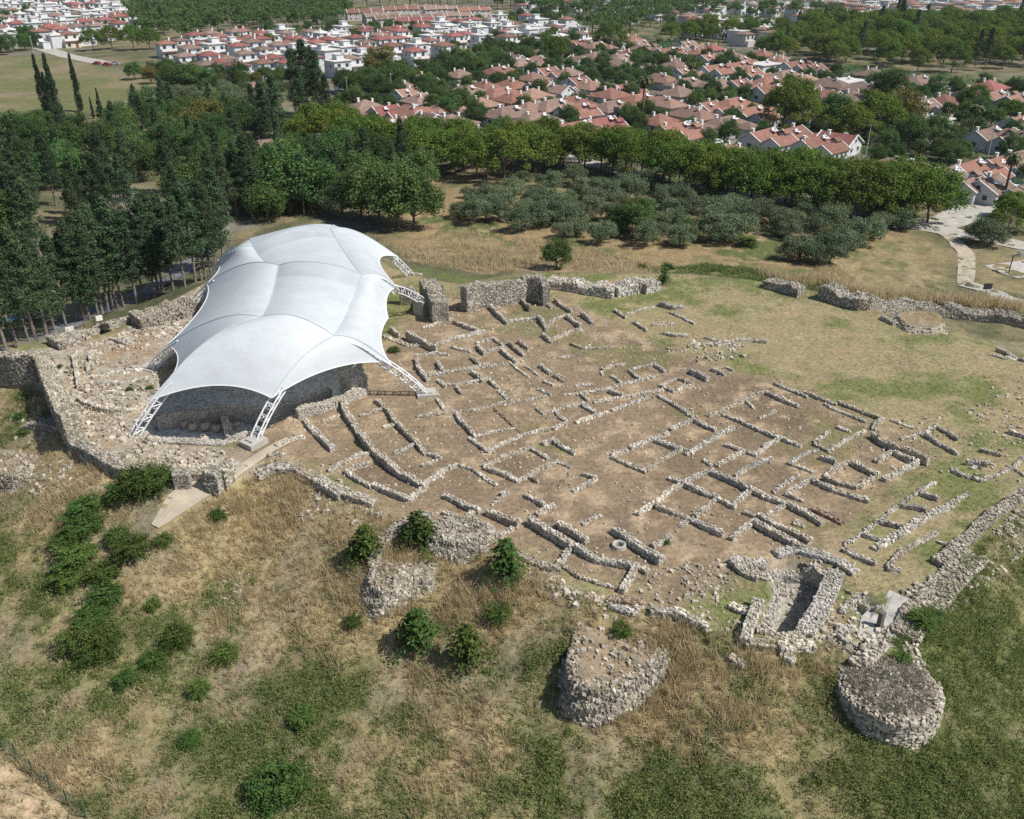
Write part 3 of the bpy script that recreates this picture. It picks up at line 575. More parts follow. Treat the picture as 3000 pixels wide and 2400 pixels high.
 ('long pale wall of spilled stones beside the comb of short walls', [(R3,.4,1.3,[(1430,915),(1550,840),(1680,762),(1800,705)],{'size':.34}),(R3,.25,.8,[(1800,700),(1890,650)])]),
 ('short bent wall between the pale spilled wall and the outer wall', [(R3,.5,.8,[(1500,1000),(1560,930),(1640,882),(1735,838)]),(R3,.3,.5,[(1740,880),(1800,910)]),(R3,.6,.8,[(1500,1005),(1560,1012)])]),
 ('stones of a house overgrown with green grass at the far right', [(R3,.8,.5,[(1880,487),(1985,497)]),(R3,.6,.5,[(1950,430),(2050,455)]),(R3,.5,.7,[(1810,530),(1880,560),(1955,582)]),(R3,.35,.7,[(1955,582),(2040,552),(2110,520),(2156,470)]),(R3,.2,.5,[(1985,492),(1900,530)]),(R3,.3,.5,[(2100,525),(2160,560),(2230,600)])]),
 ('lone low dark wall at the right edge of the grass', [(R3,.9,.6,[(2090,330),(2160,352),(2230,370)])]),
 ('two small rooms of pale walls at the top of the dig near the grass', [(R3,.45,.6,[(390,125),(470,85),(540,112)]),(R3,.5,.6,[(390,122),(455,150)]),(R3,.4,.6,[(455,150),(540,115)]),(R3,.9,.9,[(540,40),(620,82)]),(R3,.7,.6,[(640,35),(705,62)]),(R3,.5,.6,[(710,30),(742,46)])]),
 ('long double terrace of pale walls across the upper dig', [(R3,.45,.7,[(70,202),(160,185),(250,172),(330,158),(402,145)]),(R3,.4,.6,[(0,160),(150,132),(290,98),(380,75)]),(R3,.9,.7,[(145,135),(205,162)]),(R3,.4,.7,[(0,295),(70,275),(140,255)]),(R3,.45,.7,[(155,242),(250,208),(330,180)]),(R3,.5,.6,[(0,210),(72,252)]),(R3,.45,.5,[(0,168),(40,190)])]),
 ('small notched room with green weeds at the top of the dig', [(R3,.4,.5,[(110,45),(160,28),(215,18)]),(R3,.5,.6,[(240,48),(290,90)]),(R3,.4,.55,[(250,42),(330,25),(370,18)]),(R3,.6,.6,[(365,20),(412,52)]),(R3,.6,.5,[(150,68),(200,105)]),(R3,.4,.5,[(105,55),(110,75)])]),
 ('cluster of short room walls behind the right truss legs', [(R2,.9,.7,[(690,20),(720,62),(762,112)]),(R2,.8,.6,[(820,0),(855,48)]),(R2,.45,.6,[(770,98),(900,68),(1040,45),(1150,20)]),(R2,.9,.7,[(1040,60),(1112,112)]),(R2,.8,.7,[(830,112),(872,152)]),(R2,.45,.6,[(872,152),(950,152),(1070,130),(1150,110)]),(R2,.7,.6,[(1150,118),(1202,162)]),(R2,.7,.5,[(940,160),(975,198)])]),
 ('scatter of short stubs of wall in the upper middle of the dig', [(R2,.6,.5,[(1470,28),(1535,78)]),(R2,.6,.5,[(1560,90),(1622,128)]),(R2,.6,.5,[(1498,125),(1552,148)]),(R2,.3,.4,[(1270,10),(1330,60),(1402,112)]),(R2,.3,.4,[(1380,40),(1472,102)]),(R2,.4,.45,[(1460,182),(1545,222)]),(R2,.3,.5,[(1690,162),(1805,155)]),(R2,.5,.5,[(1722,210),(1772,248)]),(R2,.3,.5,[(1620,220),(1720,215)])]),
 ('square sunken room with tall dark walls behind the shelter corner', [('5',1.7,.7,[(842,1100),(930,1140),(1032,1185)]),('5',.5,1.0,[(1032,1190),(1150,1150)]),('5',.8,.7,[(1140,1040),(1205,1068)]),('5',.8,.7,[(1215,1072),(1295,1098)]),('5',.4,.7,[(950,1092),(1040,1060),(1130,1030)]),('5',.45,1.2,[(1160,1152),(1250,1130),(1340,1108)]),('5',1.4,.7,[(735,1070),(795,1105)])]),
 ('square stone basin like a well in the upper dig', [('5',.9,.5,[(1285,1190),(1335,1238)]),('5',.6,.5,[(1335,1238),(1455,1202)]),('5',.5,.5,[(1455,1202),(1390,1152)]),('5',.5,.5,[(1390,1152),(1285,1185)])]),
 ('three short parallel walls beside the square stone basin', [('5',.9,.6,[(1440,1212),(1535,1292)]),('5',.9,.6,[(1490,1170),(1585,1245)]),('5',.7,.5,[(1550,1170),(1612,1212)])]),
 ('strip of small rooms running along the shelter in the upper dig', [('5',.7,.8,[(900,1275),(920,1340),(962,1392)]),('5',.4,.7,[(900,1262),(1040,1250),(1110,1262)]),('5',.8,.6,[(1040,1300),(1070,1355),(1112,1352)]),('5',.4,.6,[(1130,1212),(1200,1232),(1250,1242)]),('5',.8,.7,[(1250,1265),(1312,1312)]),('5',.4,.7,[(980,1382),(1100,1362),(1280,1350),(1480,1310)]),('5',.4,1.2,[(700,1140),(850,1200),(980,1200)],{'size':.4})]),
 ('few faint stone lines near the square stone basin', [('5',.35,.4,[(1800,1282),(1890,1270)]),('5',.6,.5,[(1690,1320),(1760,1372)]),('5',.4,.4,[(1880,1190),(1960,1222),(2060,1218),(2156,1215)]),('5',.4,.4,[(1790,1390),(1830,1400)])]),
 ('nest of dark broken rooms below the high back fortress wall', [('5',1.0,.7,[(1370,940),(1420,990),(1482,1045)]),('5',.5,.7,[(1482,1045),(1590,1035),(1690,1025)]),('5',1.4,.6,[(1562,870),(1622,945)]),('5',1.0,.7,[(1680,1010),(1730,1082)]),('5',.5,.7,[(1730,1082),(1770,1040),(1860,1005)]),('5',.9,.7,[(1780,900),(1830,940),(1885,975)]),('5',1.0,.7,[(1860,1000),(1940,1065)]),('5',.9,.6,[(1950,990),(2022,1045)]),('5',.9,.6,[(1700,1120),(1758,1162)]),('5',.5,.8,[(1758,1162),(1870,1112),(1950,1098)]),('5',.5,.6,[(1640,900),(1760,960)])]),
 ('collapsed walls with pale rubble near the grass at the top of the dig', [('6',.6,.5,[(0,812),(60,852)]),('6',.7,.5,[(100,870),(172,915)]),('6',.35,.9,[(200,895),(260,890),(320,885)]),('6',.6,.6,[(250,930),(320,945),(390,945)]),('6',.3,.7,[(60,842),(130,815),(212,798)]),('6',.35,.5,[(290,828),(360,858),(422,890)])]),
 ('curved line of pale stones in the grass right of the collapsed walls', [('6',.35,.6,[(480,962),(540,978),(600,982),(680,972),(740,965)]),('6',.8,.6,[(740,965),(805,972)]),('6',.2,1.2,[(420,1000),(560,1000),(700,1005)],{'size':.4})]),
 ('small dark ruin block alone in the grass under the back wall', [('6',.9,.9,[(240,772),(300,792),(362,790)])]),
 ('dark wall stub beside the bare mound at the far right', [('6',1.0,.9,[(1410,838),(1478,872)]),('6',.35,.5,[(1640,850),(1700,890),(1740,910)])]),
 ('curved dark wall round a hollow at the right edge', [('6',1.0,.7,[(2020,1012),(2080,1035),(2160,1062),(2240,1080)]),('6',.4,.6,[(1980,1045),(2060,1070),(2156,1078)])]),
 ('fallen terrace walls among rubble left of the shelter', [('1',1.0,.8,[(455,262),(475,370),(490,470)]),('1',1.3,.6,[(570,240),(560,300)]),('1',.9,.6,[(545,330),(552,385)]),('1',.35,1.0,[(590,440),(760,400),(900,380)],{'size':.45}),('1',.35,1.0,[(560,470),(740,470),(940,440)],{'size':.45}),('1',.6,.9,[(690,180),(780,210),(860,170)],{'size':.4}),('1',.4,.8,[(560,540),(700,530),(900,545)],{'size':.4})]),
 ('curved low wall round the path at the left end of the shelter', [('1',1.0,.7,[(490,545),(520,575),(600,605),(700,625),(820,622),(940,608)]),('1',.4,.9,[(480,600),(540,605),(590,630)],{'size':.5}),('1',.4,.7,[(650,745),(730,715),(800,700)])]),
 ('rubble wall along the front brink from the block wall to the dig', [('1',.9,1.9,[(1620,1035),(1680,1005),(1750,985),(1870,980),(2000,1055),(2156,1150)],{'size':.38}),(R2,.9,1.6,[(0,690),(150,780),(300,842),(420,885)],{'size':.36}),(R2,.5,.9,[(400,950),(490,985)],{'size':.4})]),
 ('stone footing lines beside the nearest right truss leg footing', [('1',.5,.9,[(1870,640),(1960,640),(2100,605),(2156,590)]),('1',.7,.9,[(1920,690),(1985,770),(2050,830),(2110,870)]),('1',.5,1.0,[(1740,860),(1830,820),(1920,800)]),('1',.6,.8,[(1690,915),(1790,905)])]),
]
for lab, walls in RUINS: ruin(lab, walls, group=LOW)
# the big fortress walls
FORT = 'standing walls of the fortress'
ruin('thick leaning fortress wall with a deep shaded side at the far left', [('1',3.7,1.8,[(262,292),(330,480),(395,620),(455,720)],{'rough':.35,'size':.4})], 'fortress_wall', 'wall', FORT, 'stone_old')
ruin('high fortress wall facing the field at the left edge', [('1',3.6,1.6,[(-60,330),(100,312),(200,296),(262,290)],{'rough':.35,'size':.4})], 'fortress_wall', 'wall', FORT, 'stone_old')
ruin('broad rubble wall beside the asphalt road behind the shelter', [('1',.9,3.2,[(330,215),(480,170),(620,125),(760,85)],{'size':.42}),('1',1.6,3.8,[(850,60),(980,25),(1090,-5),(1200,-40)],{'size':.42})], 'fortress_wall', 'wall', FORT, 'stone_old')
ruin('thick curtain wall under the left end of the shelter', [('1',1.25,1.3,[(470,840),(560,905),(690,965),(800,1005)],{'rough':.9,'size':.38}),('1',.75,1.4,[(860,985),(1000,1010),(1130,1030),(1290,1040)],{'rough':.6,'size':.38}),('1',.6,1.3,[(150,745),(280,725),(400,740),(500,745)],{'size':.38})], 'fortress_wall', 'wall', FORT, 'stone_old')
ruin('square block wall at the bend of the footpath', [('1',2.2,1.5,[(1310,1020),(1390,1050)],{'rough':.2,'size':.42}),('1',2.0,.9,[(1395,1040),(1450,975)],{'rough':.3,'size':.42}),('1',1.8,1.0,[(1090,1040),(1190,1035)],{'rough':.5})], 'fortress_wall', 'wall', FORT, 'stone_old')
ruin('massive sloping wall stump between the back truss legs', [('5',3.2,2.2,[(975,805),(1010,860),(1055,935)],{'rough':.5,'size':.36}),('5',2.6,1.0,[(800,850),(900,850)],{'rough':.4})], 'fortress_wall', 'wall', FORT, 'stone_old')
ruin('high back fortress wall before the green strip', [('5',3.2,1.5,[(1205,880),(1300,850),(1450,820),(1600,795),(1690,800)],{'rough':.3,'size':.36}),('5',2.6,1.0,[(1690,800),(1730,870)],{'rough':.5})], 'fortress_wall', 'wall', FORT, 'stone_old')
ruin('long collapsed rubble bank continuing the high back fortress wall', [('5',1.2,2.4,[(1750,795),(1900,815),(2000,835),(2156,855)],{'size':.5}),('6',1.5,2.6,[(0,695),(90,680),(150,660),(205,685)],{'size':.5})], 'fortress_wall', 'wall', FORT)
ruin('outer wall along the brink on the right with a broad trodden top', [(R3,.5,1.1,[(2230,610),(2156,650),(2000,752),(1900,852),(1820,922),(1740,985)],{'size':.34}),('B',.28,2.2,[(1900,130),(1790,240),(1700,340),(1590,450),(1530,560)],{'size':.36})], 'fortress_wall', 'wall', FORT, 'stone_old')
ruin('dark drystone bank with brown brush at the back right', [('6',1.3,2.0,[(800,660),(880,680),(985,712)],{'size':.4}),('6',1.6,2.8,[(1110,705),(1200,735),(1300,762),(1550,795),(1800,810),(2000,830),(2170,862)],{'size':.38})], 'drystone_bank', 'wall', None, 'stone_old')
# the cellar house and its neighbours
ruin('deep cellar house with pale floor dug out near the right tower', [
  ('B',.35,1.1,[(770,200),(880,150),(985,150)],{'base':-2.1,'rough':.4}), ('B',.35,1.0,[(985,150),(1060,160),(1165,210)],{'base':-2.1,'rough':.4}),
  ('B',.35,1.4,[(1165,215),(1100,380),(1000,545)],{'base':-2.1,'rough':.4}), ('B',.2,.7,[(760,235),(830,262)],{'base':-2.1,'rough':.4}),
  ('B',.1,.8,[(835,262),(850,320),(790,425)],{'base':-2.1,'rough':.4}), ('B',.3,1.1,[(790,430),(790,545)],{'base':-2.1,'rough':.4}), ('B',.2,1.0,[(800,552),(870,575),(990,555)],{'base':-2.1,'rough':.4}),
  ('B',.1,.7,[(905,165),(900,250)],{'base':-2.1,'rough':.2}), ('B',.0,.5,[(1052,165),(1048,225)],{'base':-2.1,'rough':.2}), ('B',-.4,.4,[(820,425),(900,470),(935,520)],{'base':-2.1,'rough':.3}), ('B',-.3,.5,[(835,330),(880,330)],{'base':-2.1,'rough':.3}),
  ('B',.5,.9,[(625,150),(680,205),(760,240)]), ('B',.4,1.0,[(625,150),(720,175),(790,165)]), ('B',.4,.9,[(850,120),(950,95),(1060,120),(1180,165),(1270,220)]), ('B',.4,.6,[(610,390),(680,420),(745,432)]), ('B',.6,.8,[(755,375),(735,440),(705,520),(690,590)]), ('B',.35,.8,[(690,590),(760,600),(850,600)]), ('B',.6,.9,[(870,610),(960,600),(1050,600)])], 'cellar_house', 'ruin')
ruin('little corner room with one dark face beside the walkway', [('B',.4,.6,[(1195,428),(1240,380),(1290,335)]), ('B',.35,.8,[(1300,330),(1355,360),(1400,400)],{'base':-1.2}), ('B',.9,.9,[(1195,530),(1240,570)]), ('B',.5,1.0,[(1185,505),(1270,510)])], group=LOW)
ruin('jagged low wall end left of the deep cellar house', [('B',1.0,1.2,[(195,395),(280,410),(330,410)],{'size':.36}), ('B',.9,1.0,[(330,400),(400,450),(490,490)],{'size':.36})], group=LOW)
ruin('lump of fallen masonry below the deep cellar house', [('B',.6,.9,[(615,655),(680,700)],{'size':.4}), ('B',.8,1.2,[(900,650),(950,660)],{'size':.4}), ('B',.8,1.1,[(1250,660),(1310,700)],{'size':.45})], group=LOW)
# walls of the church under the shelter (its floor lies lower than the dig)
ruin('old church walls standing in the shade under the shelter', [
  ('S',1.6,.8,[(445,1165),(520,1150),(640,1140),(770,1150)],{'base':-2.5,'rough':.3,'size':.4}), ('S',2.4,.8,[(770,1150),(860,1120),(960,1085)],{'base':-2.5,'rough':.2,'size':.4}), ('S',2.3,2.6,[(1010,1100),(1055,1085)],{'base':-2.5,'rough':.2,'size':.4}),
  ('S',1.0,.7,[(640,1140),(660,1210),(690,1230)],{'base':-2.5}), ('S',.3,.9,[(425,1285),(520,1290),(660,1292)],{'base':-2.4}), ('S',.2,.9,[(660,1292),(770,1250)],{'base':-2.4}), ('S',1.0,.8,[(870,1200),(980,1170),(1070,1130)],{'base':-2.4})], 'church_ruin', 'ruin', None, 'old_plaster')

# towers and bastions
def tower():
    c = at(2607, 2010, -.6); gzv = min(g1(c[0], c[1] - 4), -5.2); R = 3.45; top = -.6
    root = empty('round_tower', (c[0], c[1], gzv), label='round stone tower stump with dry scrub on its top at the lower right', cat='tower'); og = np.array(root.location); rng = np.random.default_rng(8)
    mb = MB(); H = top - gzv + .8; nr = int(H / .2); P, S, Y = [], [], []
    for r in range(nr):
        z = gzv - .8 + (r + .5) * H / nr; RR = R * (1.05 - .05 * r / nr); n = int(2 * math.pi * RR / .29); a = (np.arange(n) + rng.random(n) * .5) / n * 2 * math.pi
        rr = RR - .1 + rng.normal(0, .03, n) - .2 * (rng.random(n) < .06); P.append(np.c_[np.cos(a) * rr + c[0], np.sin(a) * rr + c[1], np.full(n, z) + rng.normal(0, .03, n)])
        S.append(np.c_[rng.uniform(.2, .3, n), rng.uniform(.2, .42, n), rng.uniform(.12, .21, n)]); Y.append(a)
    for k in range(3):
        n = 95; a = np.sort(rng.random(n)) * 2 * math.pi; rr = R - .1 - k * .32 + rng.normal(0, .08, n)
        P.append(np.c_[np.cos(a) * rr + c[0], np.sin(a) * rr + c[1], top - .04 + rng.normal(0, .07, n) + .25 * (fbm(np.cos(a) * 3, np.sin(a) * 3, 1.2) - .5)]); S.append(rng.uniform(.14, .34, (n, 3))); Y.append(a)
    V, F = rocks(np.concatenate(P), np.concatenate(S), np.concatenate(Y), rng); mb.add(V, F)
    t = np.arange(48) / 48 * 2 * math.pi; mb.prism(np.c_[c[0] + np.cos(t) * (R - .12), c[1] + np.sin(t) * (R - .12)], gzv - .8, top - .12)
    # the neck of masonry joining it to the walkway
    wall_into(mb, [at(2570, 1900, -.3), at(2520, 1960, -.5)], 1.3, .5, rng, base=gzv + 1.0, rough=.6)
    wall_into(mb, [at(2660, 1900, -.3), at(2715, 1990, -.5)], 1.1, .35, rng, base=gzv + 1.0, rough=.6)
    n = 420; a = rng.random(n) * 6.28; rr = (R - .2) * np.sqrt(rng.random(n)); s_ = rng.uniform(.05, .2, n); V, F = rocks(np.c_[c[0] + np.cos(a) * rr, c[1] + np.sin(a) * rr, top + .1 + .45 * (1 - (rr / R) ** 2) + s_ * .2], np.c_[s_ * 1.2, s_, s_ * .7], a, rng); mb.add(V, F)
    mb.build('wall', [M['stone'], M['core']], root, og)
    fm = MB(); q = 40; gx, gy = np.meshgrid(np.linspace(-1, 1, q), np.linspace(-1, 1, q)); u = gx * np.sqrt(1 - gy ** 2 / 2); v = gy * np.sqrt(1 - gx ** 2 / 2); rr = np.hypot(u, v)
    X = c[0] + u.ravel() * (R - .25); Yy = c[1] + v.ravel() * (R - .25) ; Z = top + .07 + .45 * (1 - rr.ravel() ** 2) + (fbm(X, Yy, .8) - .5) * .4
    i = (np.arange(q - 1)[:, None] * q + np.arange(q - 1)[None]).ravel(); fm.add(np.c_[X, Yy, Z], np.c_[i, i + 1, i + q + 1, i + q]); fm.build('earth_fill', M['darkearth'], root, og, True)
    return c, R, top
TOWER = tower()
TOPS = []
def bastion(label, outline, top, foot, flare, fill_mat='earth', dens=9, name='bastion', hollow=None, seed=0, rim=1, rise=None, strewn=0):
    """a ruined solid bastion: rubble sides falling from a trodden top"""
    if rise is not None: q = on(*np.mean(outline, 0)); top = float(q[2]) + rise; foot = top - 3.2
    rng = np.random.default_rng(40 + seed); P2 = np.array([at(x, y, top)[:2] for x, y in outline]); cen = P2.mean(0)
    k = 6; ring = np.concatenate([P2[i] + (P2[(i + 1) % len(P2)] - P2[i]) * (np.arange(k) / k)[:, None] for i in range(len(P2))]); n = len(ring)
    for _ in range(3): ring = .5 * ring + .25 * (np.roll(ring, 1, 0) + np.roll(ring, -1, 0))
    out = ring - cen; out /= np.linalg.norm(out, axis=1)[:, None]
    TOPS.append((ring, cen, top)); root = empty(name, (cen[0], cen[1], foot), label=label, cat='bastion'); og = np.array(root.location)
    rows = []; nr = 9
    for r in range(nr + 1):
        f = r / nr; q = ring + out * (flare * f ** 1.3)[..., None] if False else ring + out * (flare * f ** 1.3 + (fbm(ring[:, 0] + r * .6, ring[:, 1], .9, 3) - .5)[:, None] * .9 * min(1, f * 3 + .3))
        gg = np.minimum(gz(q[:, 0], q[:, 1]) - .3, foot + 1.5); z = top + (fbm(ring[:, 0], ring[:, 1] + 9, 1.6) - .5) * .7; rows.append(np.c_[q, z + (np.minimum(gg, z - .2) - z) * f])
    V = np.concatenate(rows); m = MB(); m.slots = {k: 1 for k in range(nr)}; i = np.arange(n); j = (i + 1) % n
    for r in range(nr): m.add(V, np.c_[i + r*n, i + (r+1)*n, j + (r+1)*n, j + r*n]) if r == 0 else m.F[4].append(np.c_[i + r*n, i + (r+1)*n, j + (r+1)*n, j + r*n])
    ns = int(n * nr * dens / 9 * 1.9); a = rng.integers(0, n, ns); fr = rng.random(ns); rr = rng.random(ns) * nr; r0 = rr.astype(int); fz = rr - r0; b = (a + 1) % n
    G = lambda r, a: V.reshape(nr + 1, n, 3)[r, a]
    P = (G(r0, a) * (1 - fr)[:, None] + G(r0, b) * fr[:, None]) * (1 - fz)[:, None] + (G(r0 + 1, a) * (1 - fr)[:, None] + G(r0 + 1, b) * fr[:, None]) * fz[:, None]
    Vr, Fr = rocks(P, rng.uniform(.14, .40, (ns, 3)) * np.array((1, .85, .75)), rng.uniform(0, 6.28, ns), rng, .22); m.add(Vr, Fr)
    for w in range(rim * 2):
        nn = n * 2; a = rng.integers(0, n, nn); pp = G(np.zeros(nn, int), a) - np.c_[out[a] * (rng.random(nn) * .45 * (w + 1))[:, None], np.zeros(nn)]
        Vr, Fr = rocks(pp + np.c_[rng.normal(0, .08, (nn, 3))], rng.uniform(.13, .34, (nn, 3)), rng.uniform(0, 6.28, nn), rng, .22); m.add(Vr, Fr)
    if strewn:
        t = np.sqrt(rng.random(strewn)) * .97; a = rng.integers(0, n, strewn); q = cen + (ring[a] - cen) * t[:, None]; kk = rng.random(strewn) < .25 + .75 * np.clip((q[:, 0] - cen[0]) * .35 - (q[:, 1] - cen[1]) * .25, 0, 1); q = q[kk]; s_ = rng.uniform(.06, .36, len(q))
        Vr, Fr = rocks(np.c_[q, top + (fbm(q[:, 0], q[:, 1] + 9, 1.6) - .5) * .4 + s_ * .2], np.c_[s_ * 1.2, s_, s_ * .8], rng.uniform(0, 6.28, len(q)), rng, .22); m.add(Vr, Fr)
    m.build('rubble_face', [M['stone_old'], M['core']], root, og)
    fm = MB(); rs = 8; cz = top - (hollow or 0); VV = []
    for r in range(rs + 1):
        f = r / rs; q = cen + (ring - cen) * (1 - f) * .99; zz = rows[0][:, 2] * (1 - f) + cz * f + (fbm(q[:, 0], q[:, 1], .9) - .5) * .3 * (r > 0); VV.append(np.c_[q, zz])
    fm.add(np.concatenate(VV), np.concatenate([np.c_[i + r*n, j + r*n, j + (r+1)*n, i + (r+1)*n] for r in range(rs)])); fm.build('earth_fill', M[fill_mat], root, og, True)
    return root
bastion('big rubble bastion with a bare flat top jutting from the brink in the middle', [(1700,1800),(1760,1804),(1850,1825),(1945,1875),(1965,1925),(1915,1980),(1840,2015),(1745,2030),(1672,2005),(1662,1930),(1682,1860)], -.9, -5.2, .9, dens=14, seed=1, strewn=600)
bastion('pale heap of rubble on the brink beside the small conifers', [(1262,1535),(1330,1512),(1400,1525),(1455,1560),(1400,1585),(1330,1592),(1275,1570)], .5, -2.0, 1.0, 'darkearth', 22, 'rubble_bastion', seed=2, rim=3, strewn=700)
bastion('lower broken bastion wall with brushwood below the small conifers', [(1095,1640),(1150,1645),(1215,1638),(1275,1650),(1260,1690),(1190,1700),(1120,1735),(1080,1700)], -1.9, -4.6, 1.1, 'darkearth', 18, 'rubble_bastion', seed=3, rim=3, rise=.35, strewn=300)
bastion('low rounded bastion at the left edge of the picture', [(-40,1320),(40,1325),(110,1335),(150,1360),(110,1395),(40,1400),(-40,1380)], -2.2, -5.8, .8, 'earth', 18, 'rubble_bastion', seed=4, rim=3, rise=.8, strewn=400)
bastion('bare low mound of earth beside the dark wall stub on the right', [(2622,918),(2680,912),(2740,915),(2770,940),(2740,960),(2660,955)], .7, -.2, 1.2, 'earth', 2, 'earth_mound', seed=5, rim=0)
ruin('curved broken wall of the small round tower around the young tree on the brink', [('C',.8,1.0,[(375,300),(385,230),(420,160),(480,100),(560,60),(690,45)],{'size':.36}), ('C',.6,.8,[(590,10),(700,20)])], 'tower_ruin', 'tower', None, 'stone_old')
ruin('low crumbling wall behind the tallest small conifer on the brink', [('C',.6,1.3,[(1180,215),(1260,250),(1330,290),(1420,295)],{'size':.34})], group=LOW, mat='stone_old')
# lone stone things
def stone_ring():
    c = on(1813, 1603); root = empty('stone_well_ring', c, label='round stone well ring lying beside the tall straight wall', cat='well ring'); m = MB(); n = 28
    t = np.arange(n) * 2 * math.pi / n; i = np.arange(n); j = (i + 1) % n
    prof = [(.34, .02), (.36, .3), (.46, .38), (.58, .34), (.64, 0), (.6, -.1)]; V = np.concatenate([np.c_[np.cos(t) * r, np.sin(t) * r, np.full(n, z)] + c for r, z in prof])
    V += (np.random.default_rng(2).random(V.shape) - .5) * .03
    m.add(V, np.concatenate([np.c_[i + k*n, j + k*n, j + (k+1)*n, i + (k+1)*n] for k in range(len(prof) - 1)])); m.build('ring', M['concrete'], root, c)
stone_ring()
def plinth():
    c = at(*zpts([(1395,510)], 1800,1550,.5566)[0], .1); c[2] = g1(c[0], c[1]); root = empty('plinth', c, label='slim dark stone plinth standing on the concrete walkway', cat='plinth'); m = MB(); m.box(c + (0, 0, .7), (.38, .34, 1.4), .5); m.box(c + (0, 0, 1.43), (.42, .38, .06), .5); m.box(c + (0, 0, .12), (.55, .5, .2), .5)
    m.build('shaft', simple('plinth_stone', (.14,.125,.12), .8, .15), root, c)
    c = at(*zpts([(1395,640)], 1800,1550,.5566)[0], -.4); root = empty('handrail', c, label='thin dark handrail going down from the walkway to the round tower', cat='handrail'); m = MB()
    a = at(*zpts([(1440,510)], 1800,1550,.5566)[0], .9); b = at(*zpts([(1395,640)], 1800,1550,.5566)[0], .5); a0, b0 = np.array(a), np.array(b); a0[2] -= 1.0; b0[2] = -.6
    m.tube(a, b, .03); m.tube(a * .5 + a0 * .5, b * .5 + b0 * .5, .02); m.build('rail', simple('dark_steel', (.05,.045,.045), .6), root, c)
    for k, (p, q) in enumerate(((a, a0), (b, b0), ((a + b) / 2, (a0 + b0) / 2))): m = MB(); m.tube(p, q, .035); m.build('post', M_dark(), root, c)
def M_dark():
    if 'dark_steel' not in M: M['dark_steel'] = simple('dark_metal', (.05,.05,.05), .6)
    return M['dark_steel']
plinth()
# storage jars and boulders by the church
def jars():
    prof = [(.05,0),(.28,.05),(.5,.35),(.56,.62),(.5,.88),(.32,1.05),(.22,1.1),(.24,1.18),(.16,1.16)]; n = 18; t = np.arange(n) * 2 * math.pi / n; i = np.arange(n); j = (i + 1) % n
    spots = [(560,1272,1.25,'big rounded pale storage jar in the sun before the shelter floor','z'), (595,1276,1.05,'second sunlit storage jar leaning against the biggest one','z'), (440,1285,.7,'small brown storage jar near the footing of the left front leg','z'),
             (540,1238,.8,None,'s'), (566,1246,.9,None,'s'), (603,1246,.95,None,'s'), (636,1252,.8,None,'s'), (672,1248,.75,None,'s')]
    mat = simple('jar_clay', (.40,.34,.27), .9, .2, 2)
    for k, (x, y, s, lab, w) in enumerate(spots):
        c = at(x, y + 8, .1 if w == 'z' else -2.0); c[2] = g1(c[0], c[1]) - .05; o = empty('storage_jar', c, label=lab or 'storage jar in the shade of the shelter, %s from the left of five' % nth(k - 2), cat='jar', group='storage jars by the church'); m = MB()
        V = np.concatenate([np.c_[np.cos(t) * r * s, np.sin(t) * r * s, np.full(n, z * s)] for r, z in prof]); m.add(V, np.concatenate([np.c_[i + q*n, j + q*n, j + (q+1)*n, i + (q+1)*n] for q in range(len(prof) - 1)])); m.build('body', mat, o, None, True)
jars()
# loose rubble everywhere among the ruins
def rubble():
    rng = np.random.default_rng(77); pts = []
    def fill(poly, n, lo, hi):
        a, b = poly.min(0), poly.max(0); p = a + (b - a) * rng.random((n * 3, 2)); p = p[poly_sd(p[:, 0], p[:, 1], poly) < 0][:n]; k = fbm(p[:, 0], p[:, 1], 4, 3) > rng.uniform(.3, .62, len(p)); p = p[k]
        s = lo + (hi - lo) * rng.random(len(p)) ** 3; pts.append((p, s))
    fill(DIG, 9000, .05, .27); fill(WEST, 9000, .08, .55)
    fill(ppoly([(1880,1640),(2500,1640),(2560,1780),(2450,1880),(2050,1850),(1850,1780)]), 1600, .08, .4); fill(ppoly([(2640,1740),(2830,1620),(3000,1480),(3000,1600),(2860,1740),(2700,1830)]), 2600, .1, .45)
    fill(ppoly([(1900,1000),(2150,1000),(2200,1060),(2000,1060)]), 300, .1, .5); fill(ppoly([(2600,1250),(3000,1100),(3000,1420),(2700,1400)]), 500, .1, .4)
    fill(ppoly([(60,1330),(330,1390),(520,1440),(520,1480),(300,1440),(60,1420)], -1), 500, .1, .5); fill(ppoly([(1480,1640),(1700,1760),(1860,1800),(1800,1850),(1500,1720)], -1), 500, .1, .5)
    fill(ppoly([(640,1640),(730,1650),(720,1740),(650,1730)], -3), 90, .08, .4); fill(ppoly([(700,1290),(1000,1420),(1120,1510),(1000,1560),(720,1400)], -.5), 900, .1, .45)
    fill(ppoly([(2350,1850),(2640,1880),(2560,1960),(2400,1930)], -1), 350, .12, .5); fill(ppoly([(0,1200),(140,1200),(200,1310),(60,1330)], -2), 250, .1, .45)
    fill(ppoly([(450,1190),(760,1170),(800,1215),(660,1270),(470,1265)], -2), 170, .15, .8)
    p = np.concatenate([q[0] for q in pts]); s = np.concatenate([q[1] for q in pts]); n = len(p)
    V, F = rocks(np.c_[p, gz(p[:, 0], p[:, 1]) + s * .18], np.c_[s * rng.uniform(.8, 1.3, n), s * rng.uniform(.7, 1.1, n), s * rng.uniform(.45, .8, n)], rng.uniform(0, 6.28, n), rng, .24)
    m = MB(); m.add(V, F); tag(m.build('rubble', M['stone']), 'loose pale rubble scattered among the ruins', 'rubble', kind='stuff')
rubble()
